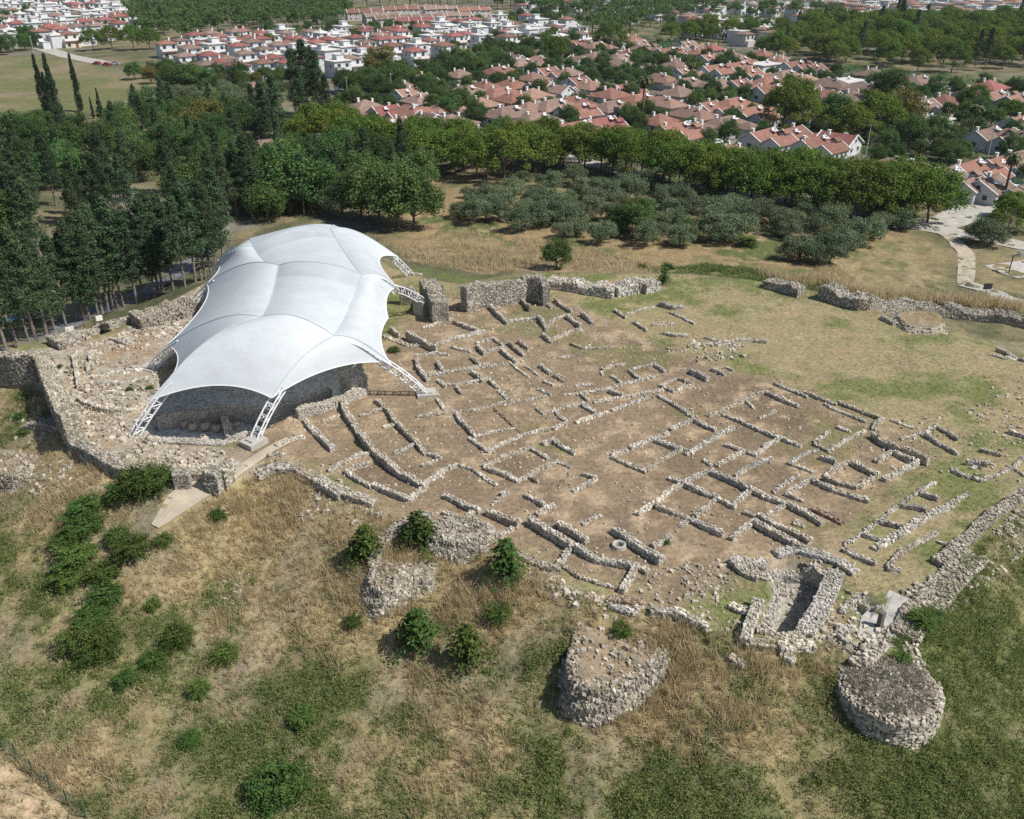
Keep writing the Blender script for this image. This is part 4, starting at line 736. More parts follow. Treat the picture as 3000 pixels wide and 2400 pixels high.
# ------------------------------------------------------------------ plants
def quads(c, n, s, rng, asp=.6):
    """leaf cards: centres, normals, sizes -> vertices and faces"""
    k = len(c); n = n / (np.linalg.norm(n, axis=1)[:, None] + 1e-9); r = rng.normal(0, 1, (k, 3)); u = np.cross(n, r); u /= np.linalg.norm(u, axis=1)[:, None] + 1e-9; v = np.cross(n, u)
    a = (s / 2)[:, None] * u; b = (s / 2 * asp)[:, None] * v; d = n * (s * .12)[:, None]
    V = np.stack([c - a, c - b * 1.0 + d, c + a, c + b + d], 1).reshape(-1, 3); return V, np.arange(4 * k).reshape(-1, 4)
def clump_leaves(mb, C, R, per, leaf, rng, squash=.8, up=.35, asp=.6):
    C = np.asarray(C, float); R = np.asarray(R, float); i = np.repeat(np.arange(len(C)), per); k = len(i)
    d = rng.normal(0, 1, (k, 3)); d /= np.linalg.norm(d, axis=1)[:, None]; rad = R[i] * (.45 + .6 * rng.random(k) ** .6)
    p = C[i] + d * rad[:, None] * np.array((1, 1, squash)); n = d + rng.normal(0, .55, (k, 3)); n[:, 2] += up
    V, F = quads(p, n, leaf * rng.uniform(.6, 1.3, k), rng, asp); mb.add(V, F)
def limbs(mb, base, H, r, tops, rng, lean=.3):
    """a tapered trunk with limbs reaching for the clumps"""
    p = np.array(base, float); pts = [p]; 
    for k in range(1, 5): pts.append(np.array(base) + np.array((rng.normal(0, lean) * k / 4, rng.normal(0, lean) * k / 4, H * k / 4)))
    for k in range(4): mb.tube(pts[k], pts[k + 1], r * (1 - .16 * k), r * (1 - .16 * (k + 1)), 7)
    for t in tops:
        s = pts[2] + (pts[4] - pts[2]) * rng.random(); m = (s + t) / 2 + np.array((0, 0, -.1)); mb.tube(s, m, r * .36, r * .25, 5); mb.tube(m, t, r * .25, r * .1, 5)
TREES = {}
def tree_kind(kind, variant, crown_fn, mat, bark, name, cat):
    rng = np.random.default_rng(abs(hash_(kind)) % 9999 + variant * 13); tb, cb = MB(), MB(); crown_fn(tb, cb, rng)
    root = empty(name, (0, 0, -500)); root['category'] = cat
    kid(tb.build('trunk', bark, root), root); kid(cb.build('crown', mat, root), root); TREES.setdefault(kind, []).append(root)
def hash_(s): return sum(ord(c) * (i + 7) * 31 for i, c in enumerate(s))
def f_conifer(tb, cb, rng):
    H = 14.0; z0 = rng.uniform(3.2, 5.2); n = 96; z = z0 + (H - z0) * rng.random(n) ** .95; f = (z - z0) / (H - z0); rad = (2.35 * (1 - f) ** .8 + .12) * rng.uniform(.25, 1.15, n) * np.where(f < .1, .65, 1); a = rng.random(n) * 6.28
    C = np.c_[np.cos(a) * rad, np.sin(a) * rad, z - rad * .15]; C = np.r_[C, [[0, 0, H - .3], [0.05, 0, H - 1.0], [0, -.1, H - 1.8], [0, 0, H - 2.8]]]; R = np.r_[rng.uniform(.45, .95, n) * (1 - .35 * f), [.22, .34, .46, .6]]
    clump_leaves(cb, C, R, 62, .34, rng, .75, .25, .45); tb.tube((0, 0, -.6), (rng.normal(0, .25), rng.normal(0, .2), H * .6), .19, .12, 7); tb.tube((0, 0, H * .6), (0, 0, H - .5), .12, .03, 5)
    for c in C[:30]: tb.tube((0, 0, c[2] - .3), c, .05, .02, 4)
    for k in range(8): zz = rng.uniform(1.8, z0 + .6); aa = rng.random() * 6.28; L = rng.uniform(.5, 1.3); tb.tube((0, 0, zz), (math.cos(aa) * L, math.sin(aa) * L, zz + rng.uniform(-.2, .3)), .04, .015, 4)
def f_umbrella(tb, cb, rng):
    n = 76; a = rng.random(n) * 6.28; q = np.sqrt(rng.random(n)); rr = 5.8 * q * rng.uniform(.8, 1.12, n); z = 3.8 + 6.1 * np.sqrt(np.clip(1 - q ** 2, 0, 1)) * rng.uniform(.75, 1.08, n) - 1.2 * (q > .6) * rng.random(n)
    C = np.c_[np.cos(a) * rr, np.sin(a) * rr, z]; R = rng.uniform(.85, 1.5, n); clump_leaves(cb, C, R, 100, .42, rng, .8, .5)
    limbs(tb, (0, 0, -.5), 6.0, .28, C[:14], rng)
def f_broad(tb, cb, rng):
    n = 66; d = rng.normal(0, 1, (n, 3)); d[:, 2] = np.abs(d[:, 2]) * 1.1 - .55; d /= np.linalg.norm(d, axis=1)[:, None]; C = d * np.array((3.3, 3.3, 3.4)) * rng.uniform(.6, 1.12, n)[:, None] + (0, 0, 4.1); R = rng.uniform(.75, 1.45, n)
    clump_leaves(cb, C, R, 125, .34, rng, .8, .45, .6); limbs(tb, (0, 0, -.5), 3.6, .28, C[:12], rng)
def f_olive(tb, cb, rng):
    n = 46; d = rng.normal(0, 1, (n, 3)); d[:, 2] = np.abs(d[:, 2]) * 1.1 - .5; d /= np.linalg.norm(d, axis=1)[:, None]; C = d * np.array((2.2, 2.2, 1.75)) * rng.uniform(.55, 1.12, n)[:, None] + (0, 0, 2.3); R = rng.uniform(.5, .95, n)
    clump_leaves(cb, C, R, 88, .28, rng, .85, .45, .45); limbs(tb, (0, 0, -.4), 1.7, .22, C[:9], rng, .25)
def f_cypress(tb, cb, rng):
    H = 17.0; n = 130; z = .8 + (H - 1.0) * rng.random(n); f = z / H; rad = 1.1 * np.sin(np.clip(f * 1.15 + .12, 0, 1.27) * math.pi / 1.27) ** .6 * (1 - f ** 3) * rng.uniform(.3, 1, n); a = rng.random(n) * 6.28
    C = np.r_[np.c_[np.cos(a) * rad, np.sin(a) * rad, z], [[0, 0, H - .3], [0, 0, H - 1]]]; R = np.r_[rng.uniform(.4, .75, n) * (1.15 - .6 * f), [.2, .3]]
    clump_leaves(cb, C, R, 62, .34, rng, 1.7, .1); tb.tube((0, 0, -.5), (0, 0, H * .7), .25, .08, 7)
def f_palm(tb, cb, rng):
    H = 9.5; tb.tube((0, 0, -.5), (.15, 0, H * .5), .32, .24, 8); tb.tube((.15, 0, H * .5), (.2, .1, H), .24, .22, 8)
    for k in range(46):
        a = rng.random() * 6.28; el = rng.uniform(-.75, 1.2); L = rng.uniform(2.0, 2.7); dirs = np.array((math.cos(a), math.sin(a), 0)); p = np.array((.2, .1, H)); sd = np.array((-math.sin(a), math.cos(a), 0)); prev = None; e = el
        for j in range(7):
            w = .42 * math.sin(math.pi * (j + .6) / 7.2); row = [p - sd * w, p + (0, 0, .1), p + sd * w]
            if prev is not None: cb.add(np.array(prev + row), [(0, 1, 4, 3), (1, 2, 5, 4)])
            prev = row; p = p + (dirs * math.cos(e) + np.array((0, 0, math.sin(e)))) * L / 6; e -= .28
def f_bush(tb, cb, rng):
    n = 105
    for k in range(n):
        a = rng.random() * 6.28; el = rng.uniform(.05, 1.45); L = rng.uniform(.6, 1.12); p = np.array((0, 0, .12)) + np.array((math.cos(a), math.sin(a), 0)) * rng.uniform(0, .35) + (0, 0, rng.uniform(0, .45)); h = np.array((math.cos(a), math.sin(a), 0)); e = el; sd = np.array((-math.sin(a), math.cos(a), 0)); q = [p]
        for j in range(9): p = p + (h * math.cos(e) + np.array((0, 0, math.sin(e)))) * L / 9; e -= .16; q.append(p)
        q = np.array(q[2:]); w = np.interp(np.arange(len(q)), [0, 3, len(q) - 1], [.13, .17, .07])
        for s in (-1, 1):
            c = q + sd * (s * w * .6)[:, None] - np.c_[np.zeros((len(q), 2)), w * .18]; nn = np.array((0, 0, 1.0)) - sd * s * -.35 + rng.normal(0, .2, (len(q), 3)); uu = sd * s + h * .35
            u = uu / np.linalg.norm(uu); v = np.cross(nn, u); v /= np.linalg.norm(v, axis=1)[:, None]
            V = np.stack([c - u * w[:, None] * .6, c - v * .04, c + u * w[:, None] * .6 - (0, 0, .03), c + v * .04], 1).reshape(-1, 3); cb.add(V, np.arange(4 * len(q)).reshape(-1, 4))
    C = rng.normal(0, .22, (14, 3)) + (0, 0, .42); clump_leaves(cb, C, np.full(14, .34), 26, .17, rng)
    for k in range(8): tb.tube((0, 0, -.15), C[k], .03, .012, 5)
def f_sapling(tb, cb, rng):
    """a young pointed tree: whorls of drooping leafy sprays"""
    tb.tube((0, 0, -.2), (0, 0, 1.0), .03, .01, 5); n = 80
    for k in range(n):
        z = .08 + .88 * rng.random(); L = .52 * (1 - z) ** .8 + .07; a = rng.random() * 6.28; h = np.array((math.cos(a), math.sin(a), .25)); m = 5; q = np.array((0, 0, z)) + h * (np.arange(1, m + 1) / m * L)[:, None]; q[:, 2] -= (np.arange(1, m + 1) / m) ** 2 * L * .35
        V, F = quads(q + rng.normal(0, .015, q.shape), np.tile((h[0] * .4, h[1] * .4, 1.0), (m, 1)) + rng.normal(0, .3, (m, 3)), np.full(m, .11) * rng.uniform(.8, 1.3, m), rng, .5); cb.add(V, F)
    clump_leaves(cb, np.c_[rng.normal(0, .09, (16, 2)), rng.uniform(.15, .75, 16)], np.full(16, .17), 22, .10, rng)
for k in range(4): tree_kind('conifer', k, f_conifer, M['dark'], M['palebark'], 'conifer', 'tree')
for k in range(4): tree_kind('umbrella', k, f_umbrella, M['pine'], M['bark'], 'umbrella_pine', 'tree')
for k in range(4): tree_kind('broad', k, f_broad, M['leaf'], M['bark'], 'broadleaf_tree', 'tree')
for k in range(3): tree_kind('olive', k, f_olive, M['olive'], M['bark'], 'olive_tree', 'tree')
for k in range(2): tree_kind('cypress', k, f_cypress, M['cyp'], M['bark'], 'cypress', 'tree')
tree_kind('palm', 0, f_palm, M['palm'], M['bark'], 'palm', 'tree')
for k in range(3): tree_kind('bush', k, f_bush, M['bush'], M['bark'], 'bush', 'bush')
for k in range(2): tree_kind('sapling', k, f_sapling, M['bush'], M['bark'], 'young_tree', 'tree')
YEL = foliage('yellowing_leaves', [(.10,.12,.03), (.16,.16,.045), (.22,.19,.06)], .25, .2)
tree_kind('yellow', 0, f_broad, YEL, M['bark'], 'broadleaf_tree', 'tree')
TAKEN = []
def plant(kind, p, H, label, group=None, cat=None, name=None):
    """H scales the kind's own size (metres of height for trees, of spread for bushes)"""
    base = {'conifer': 14.0, 'umbrella': 11.2, 'broad': 8.2, 'olive': 4.7, 'cypress': 17.0, 'palm': 11.0, 'bush': 2.0, 'sapling': 1.0, 'yellow': 8.2}[kind]
    s = H / base; z = g1(p[0], p[1]); wid = rnd.uniform(.9, 1.12)
    r = dup(rnd.choice(TREES[kind]), (p[0], p[1], z - .03), rnd.random() * 6.28, (s * wid, s * wid, s))
    tag(r, label, cat, group)
    if name: r.name = name
    TAKEN.append((p[0], p[1])); return r
FAR = MB()
NAMES = {}
def belt(kind, poly_px, spacing, H, group, words=None, z=-7.0, avoid=2.2, mix=None, jitter=.45, name=None, mass=False):
    """trees standing through a wood or belt; numbered from the left as the photograph shows them"""
    poly = ppoly(poly_px, z); a, b = poly.min(0), poly.max(0); L = []
    for i in np.arange(a[0], b[0], spacing):
        for j in np.arange(a[1], b[1], spacing):
            p = (i + rnd.uniform(-1, 1) * spacing * jitter, j + rnd.uniform(-1, 1) * spacing * jitter)
            if poly_sd(np.array([p[0]]), np.array([p[1]]), poly)[0] > 0: continue
            if any((p[0] - q[0]) ** 2 + (p[1] - q[1]) ** 2 < avoid ** 2 for q in TAKEN) or near_house(p): continue
            x, y = proj(p[0], p[1], -7)
            if -80 < x < 3080: L.append((float(x), p))
    L.sort(); cnt = {}
    for x, p in L:
        k = kind if not mix or rnd.random() > mix[1] else mix[0]
        if mass: far_tree(k, p, H * rnd.uniform(.75, 1.2)); continue
        cnt[k] = cnt.get(k, 0) + 1
        plant(k, p, H * rnd.uniform(.75, 1.2) * ({'conifer': 1.25, 'broad': .95, 'yellow': .85, 'olive': .6}.get(k, 1) if k != kind else 1), words[k] % nth(cnt[k]), group, name=name if k == 'broad' else None)
def far_tree(k, p, H):
    """one tree of the far-off wood: fewer, larger leaf cards"""
    n = 16; d = RNG.normal(0, 1, (n, 3)); d[:, 2] = np.abs(d[:, 2]) - (.1 if k == 'umbrella' else .45); d /= np.linalg.norm(d, axis=1)[:, None]; z = g1(p[0], p[1])
    C = d * np.array((.42, .42, .3 if k == 'umbrella' else .4)) * H * RNG.uniform(.6, 1.1, n)[:, None] + (p[0], p[1], z + H * (.66 if k == 'umbrella' else .5)); clump_leaves(FAR, C, RNG.uniform(.1, .18, n) * H, 42, .95, RNG, .85, .5, .75); FAR.tube((p[0], p[1], z - .3), (p[0], p[1], z + H * .6), .25, n=5); TAKEN.append(p)
HOUSES = []
def near_house(p, d=0.0):
    return any((p[0] - h[0]) ** 2 + (p[1] - h[1]) ** 2 < (h[2] + d) ** 2 for h in HOUSES)
# ------------------------------------------------------------------ houses
HK = {}
def slab(mb, a, b, c, d, t=.16):
    """a roof slope with thickness: corners a b (eave) c d (ridge)"""
    v = np.array([a, b, c, d], float); n = np.cross(v[1] - v[0], v[3] - v[0]); n /= np.linalg.norm(n); n = n if n[2] > 0 else -n
    mb.add(np.r_[v, v + n * t], QBOX)
def gable(roof, walls, cx, cy, L, W, h, rise, ov=.45, bar=None, gx=.25):
    x0, x1, y0, y1 = cx - L/2, cx + L/2, cy - W/2, cy + W/2; k = rise / (W / 2); e = h - ov * k
    for s, y in ((1, y0), (-1, y1)): slab(roof, (x0 - gx, y - s * ov, e), (x1 + gx, y - s * ov, e), (x1 + gx, cy, h + rise), (x0 - gx, cy, h + rise))
    walls.box((cx, cy, h / 2 - .5), (L, W, h + 1))
    for x, q in ((x0 + .05, -.05), (x1 - .05, .05)): walls.add([(x + q, y0, h), (x + q, y1, h), (x + q, cy, h + rise - .02), (x - q, y0, h), (x - q, y1, h), (x - q, cy, h + rise - .02)], [(0, 1, 2), (3, 5, 4)])
    if bar is not None:
        for x in (x0 - gx - .08, x1 + gx + .08):
            q = MB(); bar.append(q)
            for s, y in ((1, y0), (-1, y1)):
                a = np.array((x, y - s * (ov + .05), e + .02)); b = np.array((x, cy, h + rise + .1)); w = np.array((.13, 0, 0)); u = np.array((0, 0, .26)); q.add([a - w, a + w, b + w, b - w, a - w + u, a + w + u, b + w + u, b - w + u], QBOX)
def hip(roof, walls, cx, cy, L, W, h, rise, ov=.6):
    x0, x1, y0, y1 = cx - L/2 - ov, cx + L/2 + ov, cy - W/2 - ov, cy + W/2 + ov; r = max(0, (L - W) / 2); t = h + rise
    A, B, C, D = (x0, y0, h - .1), (x1, y0, h - .1), (x1, y1, h - .1), (x0, y1, h - .1); E, F = (cx - r, cy, t), (cx + r, cy, t)
    roof.add([A, B, C, D, E, F], [(0, 1, 5, 4), (2, 3, 4, 5)]); roof.add([A, B, C, D, E, F], [(1, 2, 5), (3, 0, 4)])
    z = np.array((0, 0, .2)); b = np.array([A, B, C, D]); roof.add(np.r_[b - z, b], [(0, 1, 5, 4), (1, 2, 6, 5), (2, 3, 7, 6), (3, 0, 4, 7), (0, 3, 2, 1)])
    walls.box((cx, cy, h / 2 - .55), (L, W, h + .9))
def house_kind(key, name, cat, wall_mat, roof_mat, shape):
    root = empty(name, (0, 0, -500)); root['category'] = cat; w, r, bar = MB(), MB(), []; ex = shape(w, r, bar)
    kid(w.build('wall', wall_mat, root), root); ro = kid(r.build('roof', roof_mat, root), root)
    for q in bar: kid(q.build('barge_board', M['trim'], ro), ro)
    for what, c, d in ex:
        m = MB(); m.box(c, d)
        if what == 'chimney': m.box((c[0], c[1], c[2] + d[2] / 2 + .06), (d[0] + .2, d[1] + .2, .12)); kid(m.build('chimney', M['trim'], ro), ro)
        elif what == 'window':
            wo = kid(m.build('window', M['glass'], root), root)
            f = MB(); ax = 0 if d[0] < d[1] else 1; sg = np.sign(c[ax]); k = np.array(c, float); k[ax] += sg * .04; o = 1 - ax
            for s in (-1, 1):
                q = k.copy(); q[o] += s * d[o] / 2; dd = [.1, .1, d[2] + .14]; f.box(q, dd)
                q = k.copy(); q[2] += s * d[2] / 2; dd = [.1, .1, .1]; dd[o] = d[o]; f.box(q, dd)
            kid(f.build('frame', M['trim'], wo), wo)
        elif what == 'door': kid(m.build('door', M['wood'], root), root)
        elif what == 'balcony':
            x, y, z = c; lx, ly, lz = d; m2 = MB(); m2.box((x, y, z - lz/2), (lx, ly, .16)); m2.box((x, y - ly/2 + .06, z), (lx, .1, lz)); m2.box((x - lx/2 + .06, y, z), (.1, ly - .22, lz)); m2.box((x + lx/2 - .06, y, z), (.1, ly - .22, lz)); kid(m2.build('balcony', M['trim'], root), root)
        elif what == 'tank':
            t = MB(); t.tube((c[0] - .6, c[1], c[2] + .5), (c[0] + .6, c[1], c[2] + .5), .28, n=8); t.box((c[0], c[1] - .9, c[2] + .1), (1.7, 1.4, .1)); t.box((c[0], c[1], c[2]), (.9, .3, .8)); kid(t.build('water_heater', M['white_steel'], root), root)
        elif what == 'canopy': kid(m.build('porch_roof', roof_mat, root), root)
    HK.setdefault(key, []).append(root)
def W4(L, W, z=1.6, s=1.25): return [('window', (-L/2, -W*.22, z), (.14, s, s)), ('window', (-L/2, W*.22, z), (.14, s, s)), ('window', (-L*.25, -W/2, z), (s, .14, s)), ('window', (L*.22, -W/2, z), (s, .14, s))]
def s_gable(w, r, b):
    gable(r, w, 0, 0, 10, 9, 3.0, 2.3, bar=b); gable(r, w, 1.5, -6.2, 7.5, 5.5, 2.5, 1.4, bar=b)
    return W4(10, 9, 1.7) + [('window', (-5.0, 0, 3.9), (.14, 1.1, 1.0)), ('door', (1.5, -9.0, 1.0), (1.0, .14, 2.0)), ('chimney', (2.5, 1.2, 5.4), (.7, .7, 1.3)), ('tank', (-1, -1.9, 4.6), (1, 1, 1))]
def s_gable2(w, r, b):
    gable(r, w, 0, 2.5, 12, 7, 3.2, 2.0, bar=b); gable(r, w, -1.0, -4.2, 10, 6, 2.9, 1.7, bar=b); w.box((2.2, -3.6, 4.3), (2.2, 1.8, 1.7)); gable(r, MB(), 2.2, -3.6, 2.6, 2.4, 5.1, .7, .2)
    return [('window', (-6, 2.5, 1.8), (.14, 1.6, 1.3)), ('window', (-6, -4.2, 1.7), (.14, 1.4, 1.2)), ('window', (-2.5, -7.2, 1.6), (1.4, .14, 1.2)), ('window', (2.2, -7.2, 1.6), (1.2, .14, 1.2)), ('door', (0.2, -7.2, 1.0), (1.0, .14, 2.0)), ('chimney', (-3, 3.6, 5.2), (.7, .7, 1.4)), ('tank', (3.5, 1.2, 4.9), (1, 1, 1))]
def s_hip(w, r, b):
    hip(r, w, 0, 0, 12, 11, 3.0, 2.7); w.box((7.2, -2, 1.1), (2.4, 4.0, 3.0)); r.box((7.3, -2, 2.72), (3.0, 4.6, .2))
    return W4(12, 11, 1.6, 1.5) + [('door', (0, -5.5, 1.0), (1.1, .14, 2.0)), ('chimney', (-2, 1, 5.4), (.7, .7, 1.6)), ('chimney', (2.4, -.8, 5.2), (.6, .6, 1.4))]
def s_hip2(w, r, b):
    hip(r, w, 0, 0, 15, 9.5, 3.0, 2.5); hip(r, w, 3.5, -6.0, 6, 5.5, 2.8, 1.5)
    return [('window', (-7.5, 0, 1.6), (.14, 2.0, 1.3)), ('window', (-4.8, -4.75, 1.6), (1.6, .14, 1.3)), ('window', (-2.0, -4.75, 1.6), (1.6, .14, 1.3)), ('window', (3.5, -8.75, 1.6), (1.5, .14, 1.2)), ('door', (.1, -4.75, 1.0), (.9, .14, 2.0)), ('chimney', (-3, .9, 5.3), (.7, .7, 1.4)), ('tank', (1.5, -1.8, 4.9), (1, 1, 1))]
def s_villa(w, r, b):
    hip(r, w, 0, .5, 7.5, 7.5, 5.9, 1.3, .5); w.box((0, -4.2, 1.3), (7.0, 2.2, 3.4)); r.box((0, -5.55, 2.75), (7.6, 1.0, .16))
    return [('balcony', (0, -4.4, 3.5), (7.2, 2.3, .9)), ('window', (-1.9, -3.25, 4.3), (1.5, .14, 2.0)), ('window', (1.9, -3.25, 4.3), (1.5, .14, 2.0)), ('window', (-1.9, -5.3, 1.3), (1.6, .14, 1.7)), ('door', (1.6, -5.3, 1.1), (1.2, .14, 2.1)), ('window', (-3.75, .6, 4.4), (.14, 1.1, 1.2)), ('window', (3.75, .6, 4.4), (.14, 1.1, 1.2)), ('chimney', (1.8, 2.2, 7.1), (.6, .6, 1.2))]
def s_villa2(w, r, b):
    w.box((0, 0, 2.7), (8, 8, 7.4)); r.box((0, 0, 6.55), (9.0, 9.0, .22)); w.box((1.2, 1.4, 7.6), (3.4, 3.4, 2.0)); r.box((1.2, 1.4, 8.7), (4.0, 4.0, .16))
    return [('balcony', (-.3, -4.7, 3.9), (6.6, 1.5, .9)), ('window', (-1.9, -4.0, 4.7), (1.6, .14, 2.0)), ('window', (1.9, -4.0, 4.7), (1.6, .14, 2.0)), ('window', (-2.2, -4.0, 1.4), (1.6, .14, 1.6)), ('door', (1.4, -4.0, 1.1), (1.1, .14, 2.1)), ('window', (-4.0, -1, 4.6), (.14, 1.1, 1.3)), ('window', (4.0, .4, 4.6), (.14, 1.3, 1.3))]
def s_villa3(w, r, b):
    w.box((0, 0, 2.4), (8, 7.6, 6.8)); r.box((0, 0, 5.95), (8.8, 8.4, .22)); w.box((-4.9, -.8, .9), (1.9, 5, 3.0)); r.box((-4.9, -.8, 2.5), (2.3, 5.6, .16))
    return [('balcony', (1.2, -4.5, 3.6), (5.2, 1.5, .9)), ('window', (-2.2, -3.8, 4.3), (1.5, .14, 1.4)), ('window', (1.6, -3.8, 4.4), (1.8, .14, 2.0)), ('window', (-1.8, -3.8, 1.4), (1.6, .14, 1.5)), ('door', (1.8, -3.8, 1.1), (1.2, .14, 2.1)), ('window', (-4.0, 1.0, 4.3), (.14, 1.1, 1.2)), ('window', (4.0, .4, 4.4), (.14, 1.3, 1.3)), ('tank', (1.5, 1.5, 6.5), (1, 1, 1))]
def s_villa4(w, r, b):
    w.box((-1.6, 0, 2.4), (5.4, 7.6, 6.8)); hip(r, MB(), -1.6, 0, 5.4, 7.6, 5.8, 1.1, .4); w.box((3.0, -.6, .95), (3.8, 6.4, 3.9)); r.box((3.0, -.6, 3.0), (4.2, 6.8, .16))
    return [('balcony', (3.0, -2.6, 3.5), (3.8, 2.4, .9)), ('window', (-1.6, -3.8, 4.3), (1.8, .14, 1.5)), ('window', (-1.6, -3.8, 1.4), (1.8, .14, 1.5)), ('door', (3.0, -3.8, 1.0), (1.1, .14, 2.1)), ('window', (-4.3, .6, 4.3), (.14, 1.2, 1.2)), ('window', (1.1, -1.2, 4.2), (.14, 1.2, 1.9)), ('chimney', (-1.0, 1.8, 6.8), (.6, .6, 1.2))]
def s_terrace(w, r, b):
    for k, x in enumerate((-9, 0, 9)): gable(r, w, x, 0, 8.9, 9, 5.4 + .25 * (k % 2), 2.2, bar=b, gx=.02)
    return [('window', (x + s, -4.5, z), (1.2, .14, 1.3)) for x in (-9, 0, 9) for s in (-2, 2) for z in (1.6, 4.3)] + [('chimney', (x, 1.2, 7.6), (.6, .6, 1.2)) for x in (-7, 6)] + [('window', (-13.45, 0, 4.4), (.14, 1.2, 1.3))]
def s_far(w, r, b):
    w.box((0, 0, 2.4), (8, 8, 6.8)); hip(r, MB(), 0, 0, 8, 8, 6.0, .9, .5); w.box((0, -4.6, 1.2), (7, 1.6, 3.2))
    return [('window', (-1.9, -4.0, 4.3), (1.7, .14, 1.9)), ('window', (1.9, -4.0, 4.3), (1.7, .14, 1.9)), ('window', (4.0, 0, 4.2), (.14, 1.6, 1.5))]
def s_shed(w, r, b):
    gable(r, w, 0, 0, 7, 5.5, 2.5, 1.3, bar=None); return [('window', (-3.5, 0, 1.5), (.14, 1, 1)), ('door', (1, -2.75, 1), (1, .14, 2))]
def s_flat(w, r, b):
    w.box((0, 0, 1.4), (14, 9, 4.6)); r.box((0, 0, 3.85), (15, 10, .35)); return W4(14, 9, 1.8, 1.5) + [('door', (0, -4.5, 1), (1.1, .14, 2)), ('tank', (3, 1, 4.5), (1, 1, 1))]
for c in 'OBRP':
    for k, (s, wm) in {'G': (s_gable, 'plaster'), 'D': (s_gable2, 'plaster'), 'H': (s_hip, 'pale_pink'), 'L': (s_hip2, 'plaster')}.items(): house_kind(k + c, 'bungalow', 'house', M[wm], ROOFS[c], s)
for c in 'ORB': house_kind('V' + c, 'villa', 'house', M['plaster'], ROOFS[c], s_villa); house_kind('T' + c, 'terrace_house', 'house', M['cream' if c == 'R' else 'pale_pink'], ROOFS[c], s_terrace); house_kind('F' + c, 'far_house', 'house', M['plaster' if c != 'B' else 'pale_pink'], ROOFS['P' if c == 'O' else c], s_far)
for s in (s_villa2, s_villa3, s_villa4): house_kind('VW', 'villa', 'house', M['plaster'], M['flat_roof'], s)
house_kind('FW', 'far_house', 'house', M['plaster'], M['flat_roof'], s_villa3)
house_kind('VY', 'villa', 'house', M['cream'], ROOFS['O'], s_villa)
house_kind('SB', 'shed', 'shed', M['pale_pink'], ROOFS['B'], s_shed); house_kind('SP', 'shed', 'shed', M['pale_pink'], ROOFS['P'], s_shed); house_kind('WW', 'hall', 'house', M['plaster'], M['flat_roof'], s_flat)
AX = math.radians(42)
PEND = []
def house(x, y, key, rot=None, sc=1.0, zr=-4.6, group='bungalows of the near estate'):
    p = at(x, y, zr); PEND.append((x, y, p, key, (AX + rnd.choice((0, 0, 0, math.pi / 2)) if rot is None else rot) + rnd.gauss(0, .04), sc * rnd.uniform(.94, 1.06), group)); HOUSES.append((p[0], p[1], 6.0 * sc if key[0] in 'VFS' else 8.0 * sc))
near = '''1000 338 LB,1070 312 HB,1128 324 GR,1205 330 LO,1230 290 HB,1365 268 LB,1345 216 HB,1460 208 LO,1498 248 HO,1322 356 HB,1490 332 LB,1148 362 GP,1475 205 HB,1561 226 HP,1600 212 GO,1662 212 HB,1690 238 GO,1530 184 LB,1820 190 LB,1690 128 DO,1748 136 LP,1742 163 HB,1850 114 HO,1884 140 LB,1962 154 DO,2010 132 GP,1467 274 LO,1506 288 HO,1578 252 GR,1788 276 HO,1828 258 GR,1670 300 LO,1875 292 LO,1945 300 LP,1985 270 HB,1792 312 LB,1548 316 HP,1622 312 LB,1695 326 DO,1772 366 DR,1932 350 HO,2030 334 LP,1572 352 LB,1694 386 DO,1994 386 DO,2046 376 HB,2085 140 HR,2046 152 HO,2072 170 GO,2135 160 HB,2100 206 DO,2166 196 DO,2196 216 GO,2240 190 WW,2278 184 HO,2336 196 DO,2384 198 GO,2300 220 LB,2250 242 LO,2110 246 HB,2162 246 GO,2266 270 DO,2430 246 LB,2480 238 WW,2552 214 HB,2424 276 GO,2532 262 LB,2496 284 HB,2146 306 LO,2072 312 GO,2034 332 HO,2212 334 DO,2122 364 LB,2032 378 HB,2252 404 DO,2318 392 GO,2402 424 DO,2456 412 GR,2150 446 HP,2626 230 HO,2688 236 LB,2762 296 HO,2704 308 GB,2836 274 GR,2894 252 HR,2925 290 DP,2992 300 DP,2722 354 WW,2982 356 GO,2910 402 DB,2972 402 LB,2632 496 LB,2690 500 GR,2792 528 DB,2862 500 DO,2916 480 GO,2894 542 GB,2976 470 LB,1420 250 HO,1255 345 GB,1410 300 HP,1640 262 GB,1560 275 HP,1935 232 LP,2360 232 HP,2590 246 GP,2010 245 LB,1730 250 HP,2340 250 GO,2610 270 GB'''
for e in near.split(','):
    x, y, k = e.split(); house(float(x), float(y), k, AX if k[0] in "D" else None, 1.0 if k[0] in "DLW" else .95)
VG = 'two-storey villas of the middle estate'
mid = '''490 137 VO,575 110 VR,562 150 VB,635 125 VO,690 100 VB,702 142 VR,545 172 VB,617 172 VR,665 178 VB,770 105 VR,858 115 VR,742 132 VB,610 200 VB,640 192 VR,700 200 VO,775 190 VO,800 178 VR,862 160 VW,850 192 VR,950 102 VW,930 132 VR,972 142 VW,905 130 VW,1045 118 VR,1010 148 VW,960 160 VW,985 104 VW,1078 150 VO,1120 122 VR,1172 98 VR,1146 120 VO,1222 130 VO,1262 112 VW,1332 112 VR,1300 142 VO,1216 158 VR,1290 74 VW,1318 64 VR,1390 62 VR,1400 84 VW,1462 50 VW,1486 88 VW,1025 178 VB,990 190 VW,1512 100 VW,1578 66 VW,1628 84 VO,1694 84 VW,1772 30 VW,1802 48 VO,1850 46 VW,1914 36 VB,1594 12 VB,1834 16 VR,2034 60 VR,1880 20 VW,1545 50 VR,1440 62 VB,1660 60 VO,1350 95 VW,1410 110 VW,1240 85 VR,720 165 VB,820 140 VB'''
